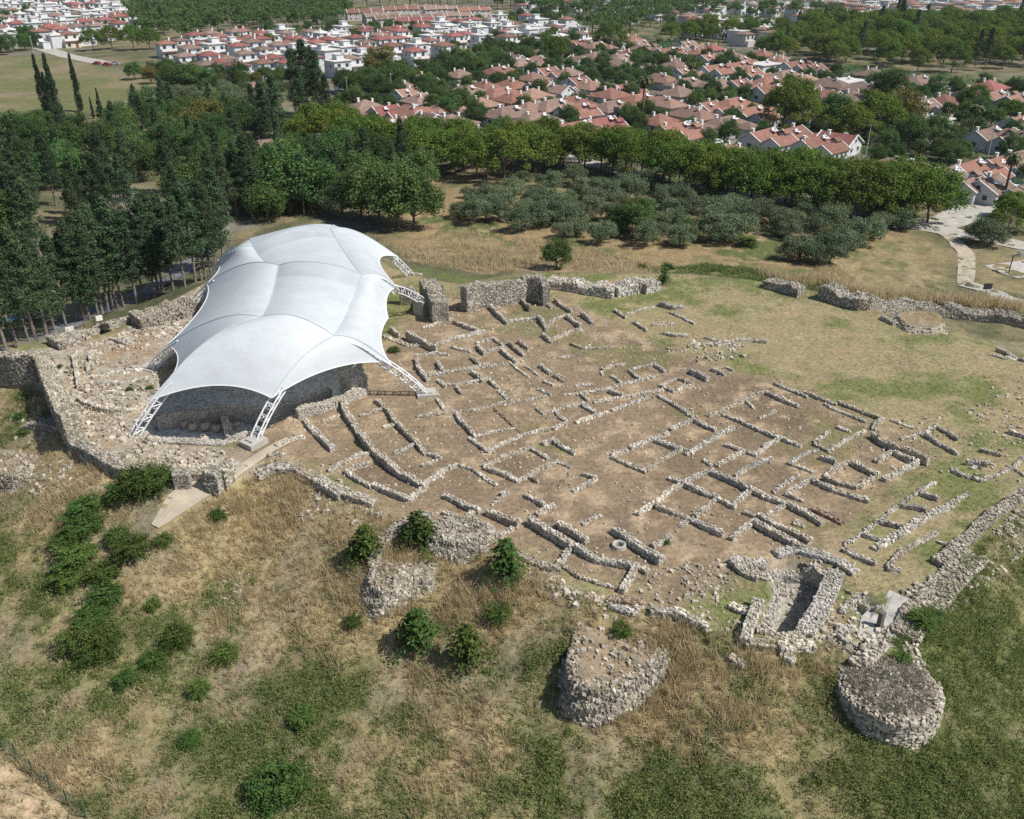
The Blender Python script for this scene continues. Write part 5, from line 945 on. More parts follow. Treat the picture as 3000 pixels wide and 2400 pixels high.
for e in mid.split(','):
    x, y, k = e.split(); house(float(x), float(y) + 4, k, AX + rnd.choice((0, 0, math.pi / 2, -.1)), 1.12, -3.5, VG)
for x, y, k in [(1068,38,'TO'),(1118,48,'TB'),(1172,30,'TO'),(1232,22,'TB'),(1290,28,'TB'),(1150,56,'TB'),(1246,52,'TB'),(1385,32,'TO'),(1215,62,'TR'),(1325,48,'TB')]: house(x, y, k, .35 + rnd.gauss(0, .15), 1.0, -3, 'terraced houses at the top of the picture')
LG = 'white houses of the top left estate'
for e in '40 74 VW,25 34 VW,100 84 VW,124 34 VW,150 92 VR,176 98 VR,165 58 VB,196 92 VB,226 92 VB,252 78 VR,236 108 VW,226 24 VR,300 22 VW,295 54 VW,345 62 VR,392 56 VR,312 72 VR,352 82 VR,150 48 VW,80 18 VW,12 116 VW,60 12 VW,200 8 VW,110 62 VW,70 50 VW,10 60 VB,120 104 VO,200 112 VY,150 115 VW,285 88 VB,255 46 VW,185 36 VW,95 8 VW,5 8 VW,260 8 VW,330 6 VW,40 98 VW'.split(','):
    x, y, k = e.split(); house(float(x), float(y), k, AX + rnd.choice((0, 0, math.pi)), 1.25, -3.5, LG)
for x, y, k, r, s in [(470,392,'SB',.4,1.1),(281,474,'SP',.9,1.0),(808,432,'SB',.6,1.3),(745,248,'SP',.3,1.0),(560,388,'SP',.2,.9),(925,372,'SP',.5,1.1)]: house(x, y, k, r, s, -5, 'small sheds among the trees')
FG = 'small white houses along the top edge'
def far_fill(poly, sp, kinds=('FO', 'FW', 'FW', 'FR', 'FB'), grp=FG, gap=5, scl=(.9, 1.25), zr=-4):
    P = ppoly(poly, zr); a, b = P.min(0), P.max(0)
    for i in np.arange(a[0], b[0], sp):
        for j in np.arange(a[1], b[1], sp * 1.15):
            p = (i + rnd.uniform(-.3, .3) * sp, j + rnd.uniform(-.3, .3) * sp)
            if poly_sd(np.array([p[0]]), np.array([p[1]]), P)[0] < 0 and not near_house(p, gap) and rnd.random() < .9:
                x, y = proj(p[0], p[1], zr); k = rnd.choice(kinds); PEND.append((float(x), float(y), (p[0], p[1]), k, AX + rnd.choice((0, 0, math.pi / 2)), rnd.uniform(*scl), grp)); HOUSES.append((p[0], p[1], 6))
far_fill([(2310,3),(2760,1),(3080,3),(3080,48),(2760,56),(2560,62),(2450,66),(2330,54)], 15.5)
far_fill([(2000,52),(2180,56),(2340,66),(2320,88),(2140,92),(2010,84)], 17)
far_fill([(1480,2),(1700,4),(1720,22),(1560,30),(1480,18)], 20)
far_fill([(2110,6),(2300,6),(2300,34),(2120,34)], 19)
far_fill([(2920,60),(3080,60),(3080,110),(2950,105)], 22)
far_fill([(1700,2),(2110,2),(2110,40),(1990,60),(1860,28),(1700,24)], 23)
far_fill([(2040,88),(2320,92),(2330,118),(2200,128),(2060,112)], 21)
far_fill([(840,2),(900,2),(900,16),(850,20)], 20)
far_fill([(480,120),(620,100),(1000,90),(1460,62),(1720,80),(1700,122),(1330,120),(1240,168),(900,205),(560,208)], 14.5, ('VO', 'VR', 'VB', 'VW', 'VW'), VG, 3.5, (.95, 1.15), -3.5)
far_fill([(-60,125),(235,118),(380,85),(370,45),(330,2),(-60,2)], 17, ('VW', 'VW', 'VB', 'VR'), LG, 4, (1.0, 1.25), -3.5)
far_fill([(960,320),(1230,215),(1480,160),(1700,112),(1900,108),(2350,172),(2600,215),(3060,250),(3060,330),(2700,330),(2480,290),(2350,400),(2200,420),(1700,390),(1480,350),(1000,370)], 19, ('HO', 'LB', 'GB', 'HB', 'GP', 'LP'), 'bungalows of the near estate', 6.5, (.85, .95), -4.6)
def settle():
    words = {'G': 'gabled bungalow', 'D': 'twin-gabled bungalow', 'H': 'hip-roofed bungalow', 'L': 'long hip-roofed bungalow', 'V': 'two-storey villa', 'T': 'terrace of houses', 'F': 'far white house', 'S': 'small shed', 'W': 'low white flat-roofed hall'}
    cols = {'O': 'with terracotta roof', 'B': 'with brown roof', 'R': 'with red roof', 'P': 'with pinkish roof', 'W': 'with flat pale roof', 'Y': 'with cream yellow walls'}
    place = {'bungalows of the near estate': 'of the near estate', VG: 'of the middle estate', LG: 'of the top left estate', FG: 'along the top edge', 'small sheds among the trees': 'among the trees', 'terraced houses at the top of the picture': 'of the terraces'}
    cnt = {}
    for x, y, p, k, rot, sc, grp in sorted(PEND, key=lambda t: t[0]):
        z = g1(p[0], p[1]); c = cnt[(grp, k)] = cnt.get((grp, k), 0) + 1; col = cols[k[1]] if k != 'WW' else ''
        tag(dup(rnd.choice(HK[k]), (p[0], p[1], z), rot, sc), ('%s %s, %s from the left %s' % (words[k[0]], col, nth(c), place[grp])).replace(' ,', ','), None, grp)
settle()
# ------------------------------------------------------------------ vehicles, poles, signs, fences
def car_kind(color):
    root = empty('parked_car', (0, 0, -500)); root['category'] = 'car'; m = MB()
    pr = [(-2.1,.35),(-2.15,.75),(-1.2,.9),(-.55,1.42),(1.1,1.45),(1.85,.95),(2.1,.9),(2.12,.4)]; n = len(pr)
    for yy0, yy1, f in ((-.85, .85, 1),):
        V = [(x, -.85 + (.18 if z > 1.2 else 0), z) for x, z in pr] + [(x, .85 - (.18 if z > 1.2 else 0), z) for x, z in pr]; i = np.arange(n); j = (i + 1) % n
        m.add(V, np.c_[i, i + n, j + n, j]); 
        for o in (0, n): m.add(V, [(o, o+1, o+6, o+7), (o+1, o+2, o+5, o+6)]); m.add(V, [(o+2, o+3, o+4), (o+2, o+4, o+5)])
    mt, nt, b = new_mat('car_paint', .3); b.inputs['Base Color'].default_value = (*color, 1); b.inputs['Coat Weight'].default_value = .5
    kid(m.build('body', mt, root), root)
    for x, z, t, L in ((-.88, 1.17, .88, .78), (1.5, 1.2, -.85, .8)):
        g = MB(); s, c = math.sin(t), math.cos(t); d = np.array((c, 0, s)) * L / 2 if x < 0 else np.array((c, 0, s)) * L / 2; o = np.array((-s, 0, c)) * .03 * (1 if x < 0 else 1); q = np.array((x, 0, z)); yv = np.array((0, .68, 0))
        g.add([q - d - yv + o, q - d + yv + o, q + d + yv * .95 + o, q + d - yv * .95 + o, q - d - yv, q - d + yv, q + d + yv, q + d - yv], QBOX); kid(g.build('windscreen', M['glass'], root), root)
    for s in (-1, 1):
        g = MB(); g.add([(-.85, s * .83, .97), (1.45, s * .83, .97), (1.0, s * .70, 1.36), (-.5, s * .70, 1.36), (-.85, s * .87, .97), (1.45, s * .87, .97), (1.0, s * .75, 1.36), (-.5, s * .75, 1.36)], QBOX); kid(g.build('side_window', M['glass'], root), root)
        for x in (-1.35, 1.3): w = MB(); w.tube((x, s * .66, .33), (x, s * .88, .33), .33, n=12); kid(w.build('wheel', simple('tyre', (.03,.03,.03), .9), root), root)
    return root
CARS = {c: car_kind(k) for c, k in {'white': (.75,.76,.77), 'blue': (.06,.22,.42), 'red': (.35,.03,.03), 'grey': (.25,.27,.29), 'teal': (.05,.25,.3)}.items()}
for c, x, y, r, lab in [('white',2097,424,.6,'white car parked between the bungalows beside a pale yard'),('blue',2150,606,1.2,'bright blue car in the shade of the pine row'),('blue',2203,612,1.0,'second blue car right of the bright blue car under the pines'),('grey',1958,548,-.4,'dark grey car left of the two blue cars under the pines'),
    ('white',2972,562,.9,'white car on the street beside the palm at the right edge'),('red',285,190,-.3,'dark red car parked beside the dry field, left of a brighter one'),('red',312,193,-.3,'bright red car parked beside the dry field'),('grey',335,190,.5,'grey car next to the red cars by the dry field'),('teal',1008,258,.5,'teal pickup on the grey street among the trees'),('white',1150,205,.3,'white car in the gardens of the middle estate'),
    ('white',2525,238,.5,'white car between brown roofs near the umbrella pines'),('blue',66,942,.9,'blue car half hidden by conifers at the left edge'),('white',448,424,.2,'white car beside the shed with a brown roof'),('grey',1860,268,.2,'grey car on the pale yard below the palms'),('white',2900,345,.7,'white car near the small yellowish pine'),('white',2370,388,1.0,'white car among the pines in the near estate')]:
    p = on(x, y); tag(dup(CARS[c], p + (0, 0, .1), r), lab, 'car', 'parked cars'); HOUSES.append((p[0], p[1], 2.2))
def pole_kind():
    root = empty('utility_pole', (0, 0, -500)); root['category'] = 'utility pole'; m = MB(); m.tube((0, 0, -.5), (0, 0, 9), .16, .1, 8); kid(m.build('shaft', M['concrete'], root), root); m = MB(); m.box((0, 0, 8.4), (1.5, .1, .12)); kid(m.build('crossarm', M['bark'], root), root)
    for x in (-.6, 0, .6): q = MB(); q.tube((x, 0, 8.46), (x, 0, 8.75), .05, n=6); kid(q.build('insulator', M['trim'], root), root)
    return root
PK = pole_kind()
pl = [(1020,300),(1148,288),(1352,330),(2535,462),(2800,252),(2762,405),(2890,472),(1882,345),(2400,330),(1690,352),(760,420),(100,160),(155,150),(2990,440),(560,470)]
for k, (x, y) in enumerate(sorted(pl)): p = on(x, y); tag(dup(PK, p, rnd.random() * 3), 'pale utility pole, %s from the left of all the poles' % nth(k + 1), 'utility pole', 'utility poles')
def sign():
    p = on(2886, 868); root = empty('information_sign', p, label='dark information board on a post beside the pale path at the right', cat='sign'); m = MB(); m.tube(p + (0, 0, -.2), p + (0, 0, 1.5), .05); m.build('post', M_dark(), root, p); m = MB(); m.box(p + (0, -.06, 1.75), (1.5, .08, 1.0), .1); m.build('board', M_dark(), root, p)
    p = on(2955, 800); root = empty('basketball_hoop', p, label='dark hoop stand with a white backboard at the edge of the grey court', cat='hoop'); m = MB(); m.tube(p, p + (0, 0, 3.2), .09); m.tube(p + (0, 0, 3.2), p + (.9, 0, 3.4), .07); m.build('post', M_dark(), root, p); m = MB(); m.box(p + (1.0, 0, 3.5), (.06, 1.8, 1.05)); m.build('backboard', M['trim'], root, p)
    m = MB(); t = np.arange(13) / 12 * 2 * math.pi
    for a, b in zip(t[:-1], t[1:]): m.tube(p + (1.28 + .23 * math.cos(a), .23 * math.sin(a), 3.05), p + (1.28 + .23 * math.cos(b), .23 * math.sin(b), 3.05), .02, n=4)
    m.build('rim', M['brick'], root, p)
sign()
def fence(label, pts, h, step, wires, mat, lean=0.0, mesh=True):
    P = [on(x, y) for x, y in pts]; root = empty('wire_fence', P[0], label=label, cat='fence'); q = np.array([a[:2] for a in P]); L = np.r_[0, np.cumsum(np.hypot(*np.diff(q, axis=0).T))]; s = np.arange(0, L[-1], step)
    c = np.c_[np.interp(s, L, q[:, 0]), np.interp(s, L, q[:, 1])]; c = np.c_[c, gz(c[:, 0], c[:, 1])]
    for k in c: m = MB(); m.tube(k - (0, 0, .2), k + (rnd.gauss(0, .05), rnd.gauss(0, .05), h), .045, n=6); m.build('post', mat, root, P[0])
    m = MB()
    for z in np.linspace(.12, h * .95, wires):
        for a, b in zip(c[:-1], c[1:]): m.tube(a + (0, 0, z), b + (0, 0, z), .012, n=3)
    if mesh:
        for a, b in zip(c[:-1], c[1:]):
            d = b - a; k = int(np.linalg.norm(d) / .35)
            for t in range(k): p = a + d * t / k; m.tube(p + (0, 0, .1), p + (0, 0, h * .95), .008, n=3)
    m.build('wire_mesh', mat, root, P[0])
GM = simple('green_fence_paint', (.03,.07,.05), .6, .1)
fence('dark green wire fence across the bottom left corner', [(-40,2155),(40,2218),(110,2285),(190,2350),(280,2420)], 1.7, 2.0, 7, GM)
fence('dark wire fence along the asphalt road at the left', [(-30,1040),(130,998),(260,962),(380,895),(470,850),(560,800)], 1.6, 3.0, 4, M_dark(), mesh=False)
fence('green wire fence in front of the dry grass behind the shelter', [(1190,770),(1300,775),(1400,778),(1500,782),(1570,790)], 1.8, 2.2, 8, GM)
for k, (x, y, w) in enumerate([(296,952,.9),(210,985,1.1)]):
    p = on(x, y); m = MB(); root = empty('notice_board', p, label=('small white notice board on the road fence' if k == 0 else 'low white notice board nearer the left edge on the road fence'), cat='sign'); m.box(p + (0, -.08, 1.1), (w, .05, .8), .6); m.build('panel', M['trim'], root, p); m = MB(); m.tube(p, p + (0, 0, 1.3), .04); m.build('post', M_dark(), root, p)
# ------------------------------------------------------------------ planting
BG = 'leafy bushes on the slope'
for x, y, s, k, lab in [
  (410,1440,4.6,'bush','biggest fan-leaved bush by the path bend, left half of a pair'),(460,1425,3.8,'bush','right half of the big bush pair by the path bend'),(360,1455,3.0,'bush','low left fringe bush of the big pair by the path bend'),
  (255,1500,3.0,'bush','topmost bush of the long column of bushes on the left slope'),(250,1560,3.8,'bush','second bush from the top of the long column on the left slope'),(205,1600,3.4,'bush','left outlier bush in the upper half of the long column'),(225,1650,3.6,'bush','bush in the middle of the long column on the left slope'),(210,1710,3.2,'bush','lowest bush of the upper column on the left slope'),
  (390,1625,3.4,'bush','round bush standing alone right of the long column'),(350,1580,2.2,'bush','small pale bush just above the lone round bush'),(310,1690,2.8,'bush','dark bush between the column and the lone round bush'),(315,1765,3.6,'bush','wide bush at the top of the lower cluster'),(270,1830,3.4,'bush','yellowish bush in the middle of the lower cluster'),
  (230,1895,3.6,'bush','left bush of the lower cluster'),(300,1905,3.8,'bush','right bush of the lower cluster, the biggest there'),(265,1930,2.6,'bush','front bush of the lower cluster'),(520,1885,3.0,'bush','dark upright bush right of the lower cluster'),(450,1945,2.2,'bush','small bush below the dark upright bush'),(660,1930,2.4,'bush','low weak bush right of the dark upright bush'),
  (370,2000,2.2,'bush','small bush below the lower cluster'),(585,2030,2.0,'bush','small dim bush low on the left slope'),(560,2175,1.6,'bush','tiny yellowish bush near the lower left'),(890,2115,2.2,'bush','dark bush in the green patch at the lower middle'),(820,2325,3.9,'bush','round bush at the bottom edge, alone in the grass'),(640,1520,1.8,'bush','small bush in the straw right of the path'),(480,1590,1.7,'bush','small bush below the grey path end'),
  (450,1780,1.7,'bush','faint bush in the straw between the column and the dark upright bush'),(1460,1810,2.2,'bush','leafy bush in the tall straw left of the big bastion'),(1035,1830,1.7,'bush','low green shrub left of the conical young trees'),(1822,1855,1.5,'bush','small green shrub on the flat top of the big bastion'),(1950,1590,.9,'bush','tiny weed bush by the stones in the dig'),(205,1270,1.3,'bush','small bush by the foot of the leaning fortress wall'),(75,1270,1.4,'bush','small bush in the field below the leaning fortress wall'),(60,1225,1.4,'bush','small bush further left below the leaning fortress wall'),
  (175,1080,1.0,'bush','tiny bush on the rubble right of the leaning fortress wall'),(118,1090,1.0,'bush','tiny bush growing on top of the leaning fortress wall'),(1155,1030,1.5,'bush','little green bush at the right flank of the shelter'),(45,1415,1.7,'bush','small bush under the low bastion at the left edge'),(380,1145,1.0,'bush','tiny bush in the rubble left of the shelter'),(440,1140,1.0,'bush','tiny bush close to the left front leg'),
  (2580,1990,1.8,'bush','dry green shrub on top of the round tower'),(2640,1940,1.5,'bush','smaller shrub at the neck of the round tower'),(2670,1985,1.3,'bush','small shrub on the right part of the tower top'),(2700,1830,2.2,'bush','grey-green creeper bush beside the outer wall'),(2730,1815,1.8,'bush','grey-green bush right of the creeper bush'),
  (1630,790,5.6,'bush','big round dark green bush behind the high back fortress wall'),(1955,790,2.6,'bush','bush behind the collapsed rubble bank'),(1880,790,2.0,'bush','small bush left of the bush behind the rubble bank'),(2190,720,4.2,'bush','bright green bush in front of the olive trees')]:
    plant('bush' if s < 5 else 'broad', on(x, y), s if s < 5 else 6.0, lab, BG)
TG = 'small conical young trees on the brink'
for x, y, s, lab in [(1075,1640,3.6,'tall dark young tree at the left of the small conical trees'),(1230,1600,3.6,'young tree inside the broken small round tower'),(1480,1690,3.8,'slender conical young tree before the brink wall'),(1225,1895,3.8,'broad conical young tree in the middle of the slope'),(1370,1935,3.6,'dark conical young tree with a shadow on its left'),(1045,1650,2.4,'short bushy young tree touching the tall dark one'),(1200,1890,2.6,'low companion tree at the left foot of the broad conical tree'),(1945,830,2.6,'thin young tree at the end of the rubble bank')]:
    plant('sapling', on(x, y), s, lab, TG)
# single trees one can point at
for k, x, y, H, lab in [('cypress',139,345,20,'leftmost of the tall dark cypresses by the dry field'),('cypress',172,357,21,'tallest cypress, in the middle of the three by the dry field'),('cypress',238,328,19,'right cypress of the three by the dry field'),('cypress',155,352,15,'short cypress squeezed between the leftmost and the tallest'),('cypress',297,340,9,'small slim cypress right of the three by the dry field'),('cypress',275,348,7,'tiny cypress left of the small slim one'),
  ('conifer',905,352,25,'huge dark conifer towering before the villas'),('conifer',870,356,22,'left twin of the huge dark conifer'),('conifer',940,350,21,'right twin of the huge dark conifer'),('conifer',815,420,19,'thin greyish conifer left of the huge dark one'),('conifer',780,415,17,'bare-topped conifer further left of the huge dark one'),
  ('umbrella',1628,184,13,'round umbrella pine above the middle of the near estate'),('umbrella',1788,150,16,'big dark umbrella pine standing over the terracotta roofs'),('umbrella',2325,335,13,'round pine between the bungalows of the near estate'),('umbrella',2290,388,16,'large bushy pine below the round pine in the near estate'),('umbrella',2350,390,12,'smaller pine touching the large bushy pine'),('broad',2595,322,15,'large grey-green round tree among the bungalows at the right'),('umbrella',2560,400,14,'tall dark pine in the tree clump at the right of the near estate'),('yellow',2640,380,13,'yellow-green tree beside the white hall'),('broad',2440,380,12,'leafy tree in the middle of the clump right of the near estate'),('umbrella',2490,425,12,'low dark pine in the clump right of the near estate'),('broad',2660,440,10,'tree in front of the white hall'),('broad',2730,430,10,'tree at the right foot of the white hall'),('umbrella',2850,330,10,'flat pine above the shaggy palm'),('umbrella',2958,352,7,'small yellowish pine near the right edge'),
  ('palm',1883,355,15,'tall slim palm rising above the pale yard'),('palm',2020,262,11,'palm with a grey crown in the near estate'),('palm',2835,425,12,'shaggy palm with a dark skirt beside the white hall'),('palm',2938,592,12,'palm by the street at the right edge'),('palm',2993,600,12,'palm cut by the right edge'),('palm',1925,160,9,'small palm among the far bungalows'),
  ('yellow',1112,232,14,'tall olive-brown tree in front of the villas'),('broad',1175,268,11,'dark tree right of the olive-brown tree'),('broad',1350,338,10,'leafy tree among the brown roofs of the near estate'),('broad',1318,345,8,'lower tree at the left side of that leafy tree'),('yellow',1605,322,5,'bright green garden tree among the roofs'),('yellow',2300,412,5,'small orange-green tree between two twin-gabled houses'),
  ('broad',1168,668,15,'great round broadleaf tree behind the shelter'),('broad',1110,655,13,'left half of the great broadleaf mass behind the shelter'),('broad',1215,672,12,'right half of the great broadleaf mass, with brownish leaves'),('broad',1060,640,12,'bushy tree at the left end of the broadleaf mass'),('olive',1005,640,8,'grey-green tree between the wood and the broadleaf mass'),('broad',1870,690,8,'dark green broadleaf among the olives'),('broad',1815,680,6,'small tree left of the dark green broadleaf'),('broad',2012,702,4.5,'green shrub tree in the olive grove'),('yellow',2085,655,4,'yellow-green shrub in the olive grove'),
  ('yellow',610,400,12,'yellow-brown tree in the middle of the wood'),('yellow',565,420,10,'second yellowish tree left of the yellow-brown one'),('yellow',790,145,9,'bushy yellow-green tree among the villas'),('umbrella',275,150,12,'left of the four wide pines by the top left estate'),('umbrella',330,145,13,'second of the four wide pines by the top left estate'),('umbrella',392,148,14,'third of the four wide pines by the top left estate'),('umbrella',440,146,12,'last of the four wide pines by the top left estate'),('conifer',445,90,18,'blue-green conifer right of the top left estate'),('conifer',480,100,16,'second blue-green conifer right of the top left estate')]:
    plant(k, on(x, y), H, lab)
for k, (x, y) in enumerate([(1395,600),(1440,598),(1475,612),(1420,650),(1385,655),(1495,585),(1345,640),(1540,640),(1575,668),(1600,630),(1640,610),(1660,650),(1700,585),(1740,620),(1760,570),(1690,670),(1730,650),(1830,560),(1790,590),(1860,590),(1905,560),(1940,615),(1985,600),(2020,610),(2055,590),(2085,580),(1960,650),(2010,650),(2105,655),(2150,650),(2180,665),(2285,665),(2320,668),(2350,650),(2255,655),(2115,715),(2165,705),(2085,705),(2285,690),(2310,700),(2420,680),(2455,665),(2490,700),(2530,715),(2560,700),(2580,670),(2310,765),(2345,762),(2395,775),(2430,770),(2460,745),(2500,735),(2610,670),(2550,640),(2645,675),(2870,712),(2900,722),(1560,600),(1620,570),(1680,545)]):
    pass
    plant('olive', on(x, y), rnd.uniform(4.2, 6.2), 'grey-green olive tree, %s in the grove counted along its rows' % nth(k + 1), 'olive trees of the grove')
belt('olive', [(1380,600),(1500,535),(1750,540),(2000,580),(2300,640),(2600,695),(2480,735),(2150,665),(2050,720),(1850,715),(1650,690),(1500,665),(1400,660)], 5.6, 4.8, 'olive trees of the grove', {'olive': 'smaller olive tree filling the gaps of the grove, %s from the left', 'yellow': 'pale green shrub tree in the grove, %s from the left'}, avoid=3.0, mix=('yellow', .08))
# the long row of pines along the street
RG = 'umbrella pines in a row along the street'; row = [(890,440),(960,450),(1030,450),(1100,455),(1180,470),(1250,490),(1320,505),(1400,520),(1480,520),(1560,510),(1640,500),(1720,505),(1790,515),(1850,525),(1910,535),(1965,548),(2020,560),(2070,575),(2120,585),(2170,592),(2220,600),(2270,603),(2320,612),(2370,620),(2420,628),(2470,635),(2520,640),(2570,646),(2620,650),(2670,652),(2715,648)]
for k, (x, y) in enumerate(row): plant('umbrella', on(x + rnd.uniform(-8, 8), y + rnd.uniform(-4, 10)), rnd.uniform(10.5, 13.0), 'umbrella pine, %s from the left in the front line of the long row' % nth(k + 1), RG)
row3 = [(1130,470),(1215,475),(1260,510),(1360,500),(1560,492),(1650,488),(1760,500),(1880,512),(1990,540),(2100,562),(2200,580),(2300,595),(2390,606),(2490,622),(2590,634)]
for k, (x, y) in enumerate(row3): plant('umbrella', on(x, y), rnd.uniform(10.5, 12.5), 'umbrella pine filling the long row between its two lines, %s from the left' % nth(k + 1), RG)
row2 = [(1230,455),(1290,470),(1360,470),(1440,488),(1520,478),(1600,470),(1690,478),(1830,500),(1945,520),(2050,548),(2150,565),(2245,575),(2340,588),(2440,600),(2540,618),(2640,628),(930,425),(1010,420)]
for k, (x, y) in enumerate(sorted(row2)): plant('umbrella', on(x + rnd.uniform(-8, 8), y + rnd.uniform(-5, 5)), rnd.uniform(10.5, 13.5), 'umbrella pine, %s from the left in the back line of the long row' % nth(k + 1), RG)
# tall conifers along the road at the left
CG = 'tall conifers of the roadside wood'
fr = [(53,1018),(107,997),(139,986),(162,974),(227,944),(250,940),(264,937),(290,930),(301,923),(318,916),(334,910),(364,898),(401,889),(420,877),(454,870),(468,863),(478,861),(543,840),(573,828),(591,821),(603,817),(619,807),(633,784),(20,1030),(85,1000),(195,958),(345,905),(508,850),(655,770)]
for k, (x, y) in enumerate(sorted(fr)): plant('conifer', on(x, y), rnd.uniform(13.5, 17.5), 'tall conifer with a bare pale trunk, %s from the left beside the road' % nth(k + 1), CG)
wd = {'conifer': 'dark conifer inside the wood, %s from the left of its kind', 'broad': 'leafy tree inside the wood, %s from the left of its kind', 'yellow': 'yellowish tree inside the wood, %s from the left'}
belt('conifer', [(-60,800),(60,765),(330,722),(520,700),(640,672),(760,630),(900,630),(960,560),(800,540),(560,540),(300,560),(60,600),(-60,640)], 8.6, 14.5, CG, wd, mix=('broad', .12), name='wood_tree')
bt = {'broad': 'bushy green tree of the left thicket, %s from the left', 'conifer': 'dark pointed tree of the left thicket, %s from the left', 'yellow': 'pale green tree of the left thicket, %s from the left', 'olive': 'silvery tree of the left thicket, %s from the left'}
belt('broad', [(-60,540),(60,545),(300,530),(600,520),(860,520),(890,450),(860,380),(700,340),(560,330),(420,330),(300,380),(120,390),(-60,440)], 8.2, 9.5, 'trees of the left thicket', bt, mix=('conifer', .3), name='thicket_tree')
b2 = {'broad': 'green tree below the villas, %s from the left', 'olive': 'silvery tree below the villas, %s from the left', 'yellow': 'pale tree below the villas, %s from the left'}
belt('broad', [(640,655),(690,560),(880,470),(1180,490),(1260,540),(1010,560),(970,610),(900,640)], 6.2, 10, 'trees of the left thicket', {**bt, 'broad': 'bushy tree between the wood and the pine row, %s from the left', 'conifer': 'pointed tree between the wood and the pine row, %s from the left'}, mix=('conifer', .3), name='thicket_tree')
belt('olive', [(480,300),(700,315),(840,310),(830,265),(640,262),(500,270)], 7.5, 6, 'trees below the villas', b2, mix=('broad', .3))
belt('broad', [(380,215),(600,225),(860,240),(870,265),(640,262),(440,268),(400,245)], 9.5, 8.5, 'trees below the villas', {**b2, 'broad': 'rounded tree in the strip right below the villas, %s from the left'}, mix=('yellow', .2))
# between and behind the houses
gt = {'broad': 'garden tree of the near estate, %s from the left', 'umbrella': 'garden pine of the near estate, %s from the left', 'olive': 'silvery garden tree of the near estate, %s from the left'}
belt('broad', [(960,300),(1300,200),(1800,130),(2350,180),(2700,250),(3060,240),(3060,560),(2800,480),(2200,430),(1500,390),(980,400)], 10, 6.4, 'garden trees of the near estate', gt, z=-6, mix=('olive', .25), name='garden_tree')
belt('broad', [(1000,290),(1240,270),(1300,225),(1150,215),(1020,235)], 7.5, 8.5, 'trees beside the grey street', {'broad': 'green tree beside the grey street, %s from the left', 'yellow': 'pale tree beside the grey street, %s from the left'}, mix=('yellow', .1))
belt('broad', [(1260,215),(1420,235),(1640,180),(1700,120),(1500,130),(1330,160)], 10, 8, 'trees between the two estates', {'broad': 'green tree between the two estates, %s from the left', 'olive': 'silvery tree between the two estates, %s from the left'}, mix=('olive', .2))
belt('broad', [(1720,235),(1960,250),(1980,215),(1760,205)], 8, 7, 'trees around the tall palm', {'broad': 'leafy tree around the tall palm, %s from the left', 'olive': 'silvery tree around the tall palm, %s from the left'}, mix=('olive', .2))
belt('broad', [(480,215),(900,215),(1500,120),(1700,110),(1700,20),(1300,75),(1000,70),(700,90),(470,130)], 20, 7, 'garden trees of the middle estate', {'broad': 'garden tree of the middle estate, %s from the left', 'umbrella': 'garden pine of the middle estate, %s from the left'}, z=-6, mix=('umbrella', .15), name='garden_tree')
belt('umbrella', [(2230,165),(2450,190),(2560,200),(2760,215),(3060,190),(3060,90),(2900,70),(2600,72),(2480,78),(2350,100)], 14.5, 14, 'dark pines of the park at the upper right', {'umbrella': 'dark pine of the upper right park, %s from the left', 'conifer': 'pointed tree of the upper right park, %s from the left'}, mix=('conifer', .1))
belt('umbrella', [(1960,120),(2200,130),(2330,140),(2330,95),(2100,95),(1960,90)], 14, 12, 'pines behind the near estate', {'umbrella': 'pine behind the near estate, %s from the left', 'broad': 'leafy tree behind the near estate, %s from the left'}, mix=('broad', .4))
belt('broad', [(400,100),(470,125),(600,95),(800,80),(980,85),(1030,40),(1000,3),(420,3),(380,40)], 14, 12, 'trees of the wood at the top', mass=True, mix=('umbrella', .4))
belt('umbrella', [(1000,10),(1400,2),(2100,2),(2110,40),(1990,70),(1900,100),(1720,110),(1740,60),(1560,40),(1400,18),(1050,22)], 16, 12, 'pines of the belt along the top', mass=True, mix=('umbrella', .4))
belt('umbrella', [(2070,60),(2330,70),(2480,60),(2480,35),(2300,40),(2080,40)], 23, 12, 'pines of the belt along the top', mass=True, mix=('umbrella', .4))
belt('broad', [(-60,170),(60,150),(130,120),(60,110),(-60,120)], 11, 9, 'trees in front of the top left estate', {'broad': 'bushy tree in front of the top left estate, %s from the left'})
belt('broad', [(-60,20),(280,10),(400,80),(250,110),(-60,90)], 30, 8, 'garden trees of the top left estate', mass=True, mix=('umbrella', .4))
belt('broad', [(1240,560),(1420,545),(1450,570),(1330,600),(1260,600)], 7, 6, 'trees under the pine row', {'broad': 'low tree under the left end of the pine row, %s from the left', 'olive': 'olive under the left end of the pine row, %s from the left'}, mix=('olive', .7))
belt('umbrella', [(2880,720),(3060,690),(3060,600),(2960,620),(2870,660)], 7.5, 8, 'pines at the right edge', {'umbrella': 'yellowish pine at the right edge by the street, %s from the left'})
tag(FAR.build('far_woodland', M['leaf']), 'far-off belts of wood along the top of the picture', 'woodland', kind='stuff')
for k, (x, y, H) in enumerate([(880,340,21),(925,338,22),(890,368,18),(935,368,17),(960,360,15)]): plant('conifer', on(x, y), H, 'lesser dark conifer crowded round the huge one, %s from the left' % nth([1, 3, 2, 4, 5][k]))
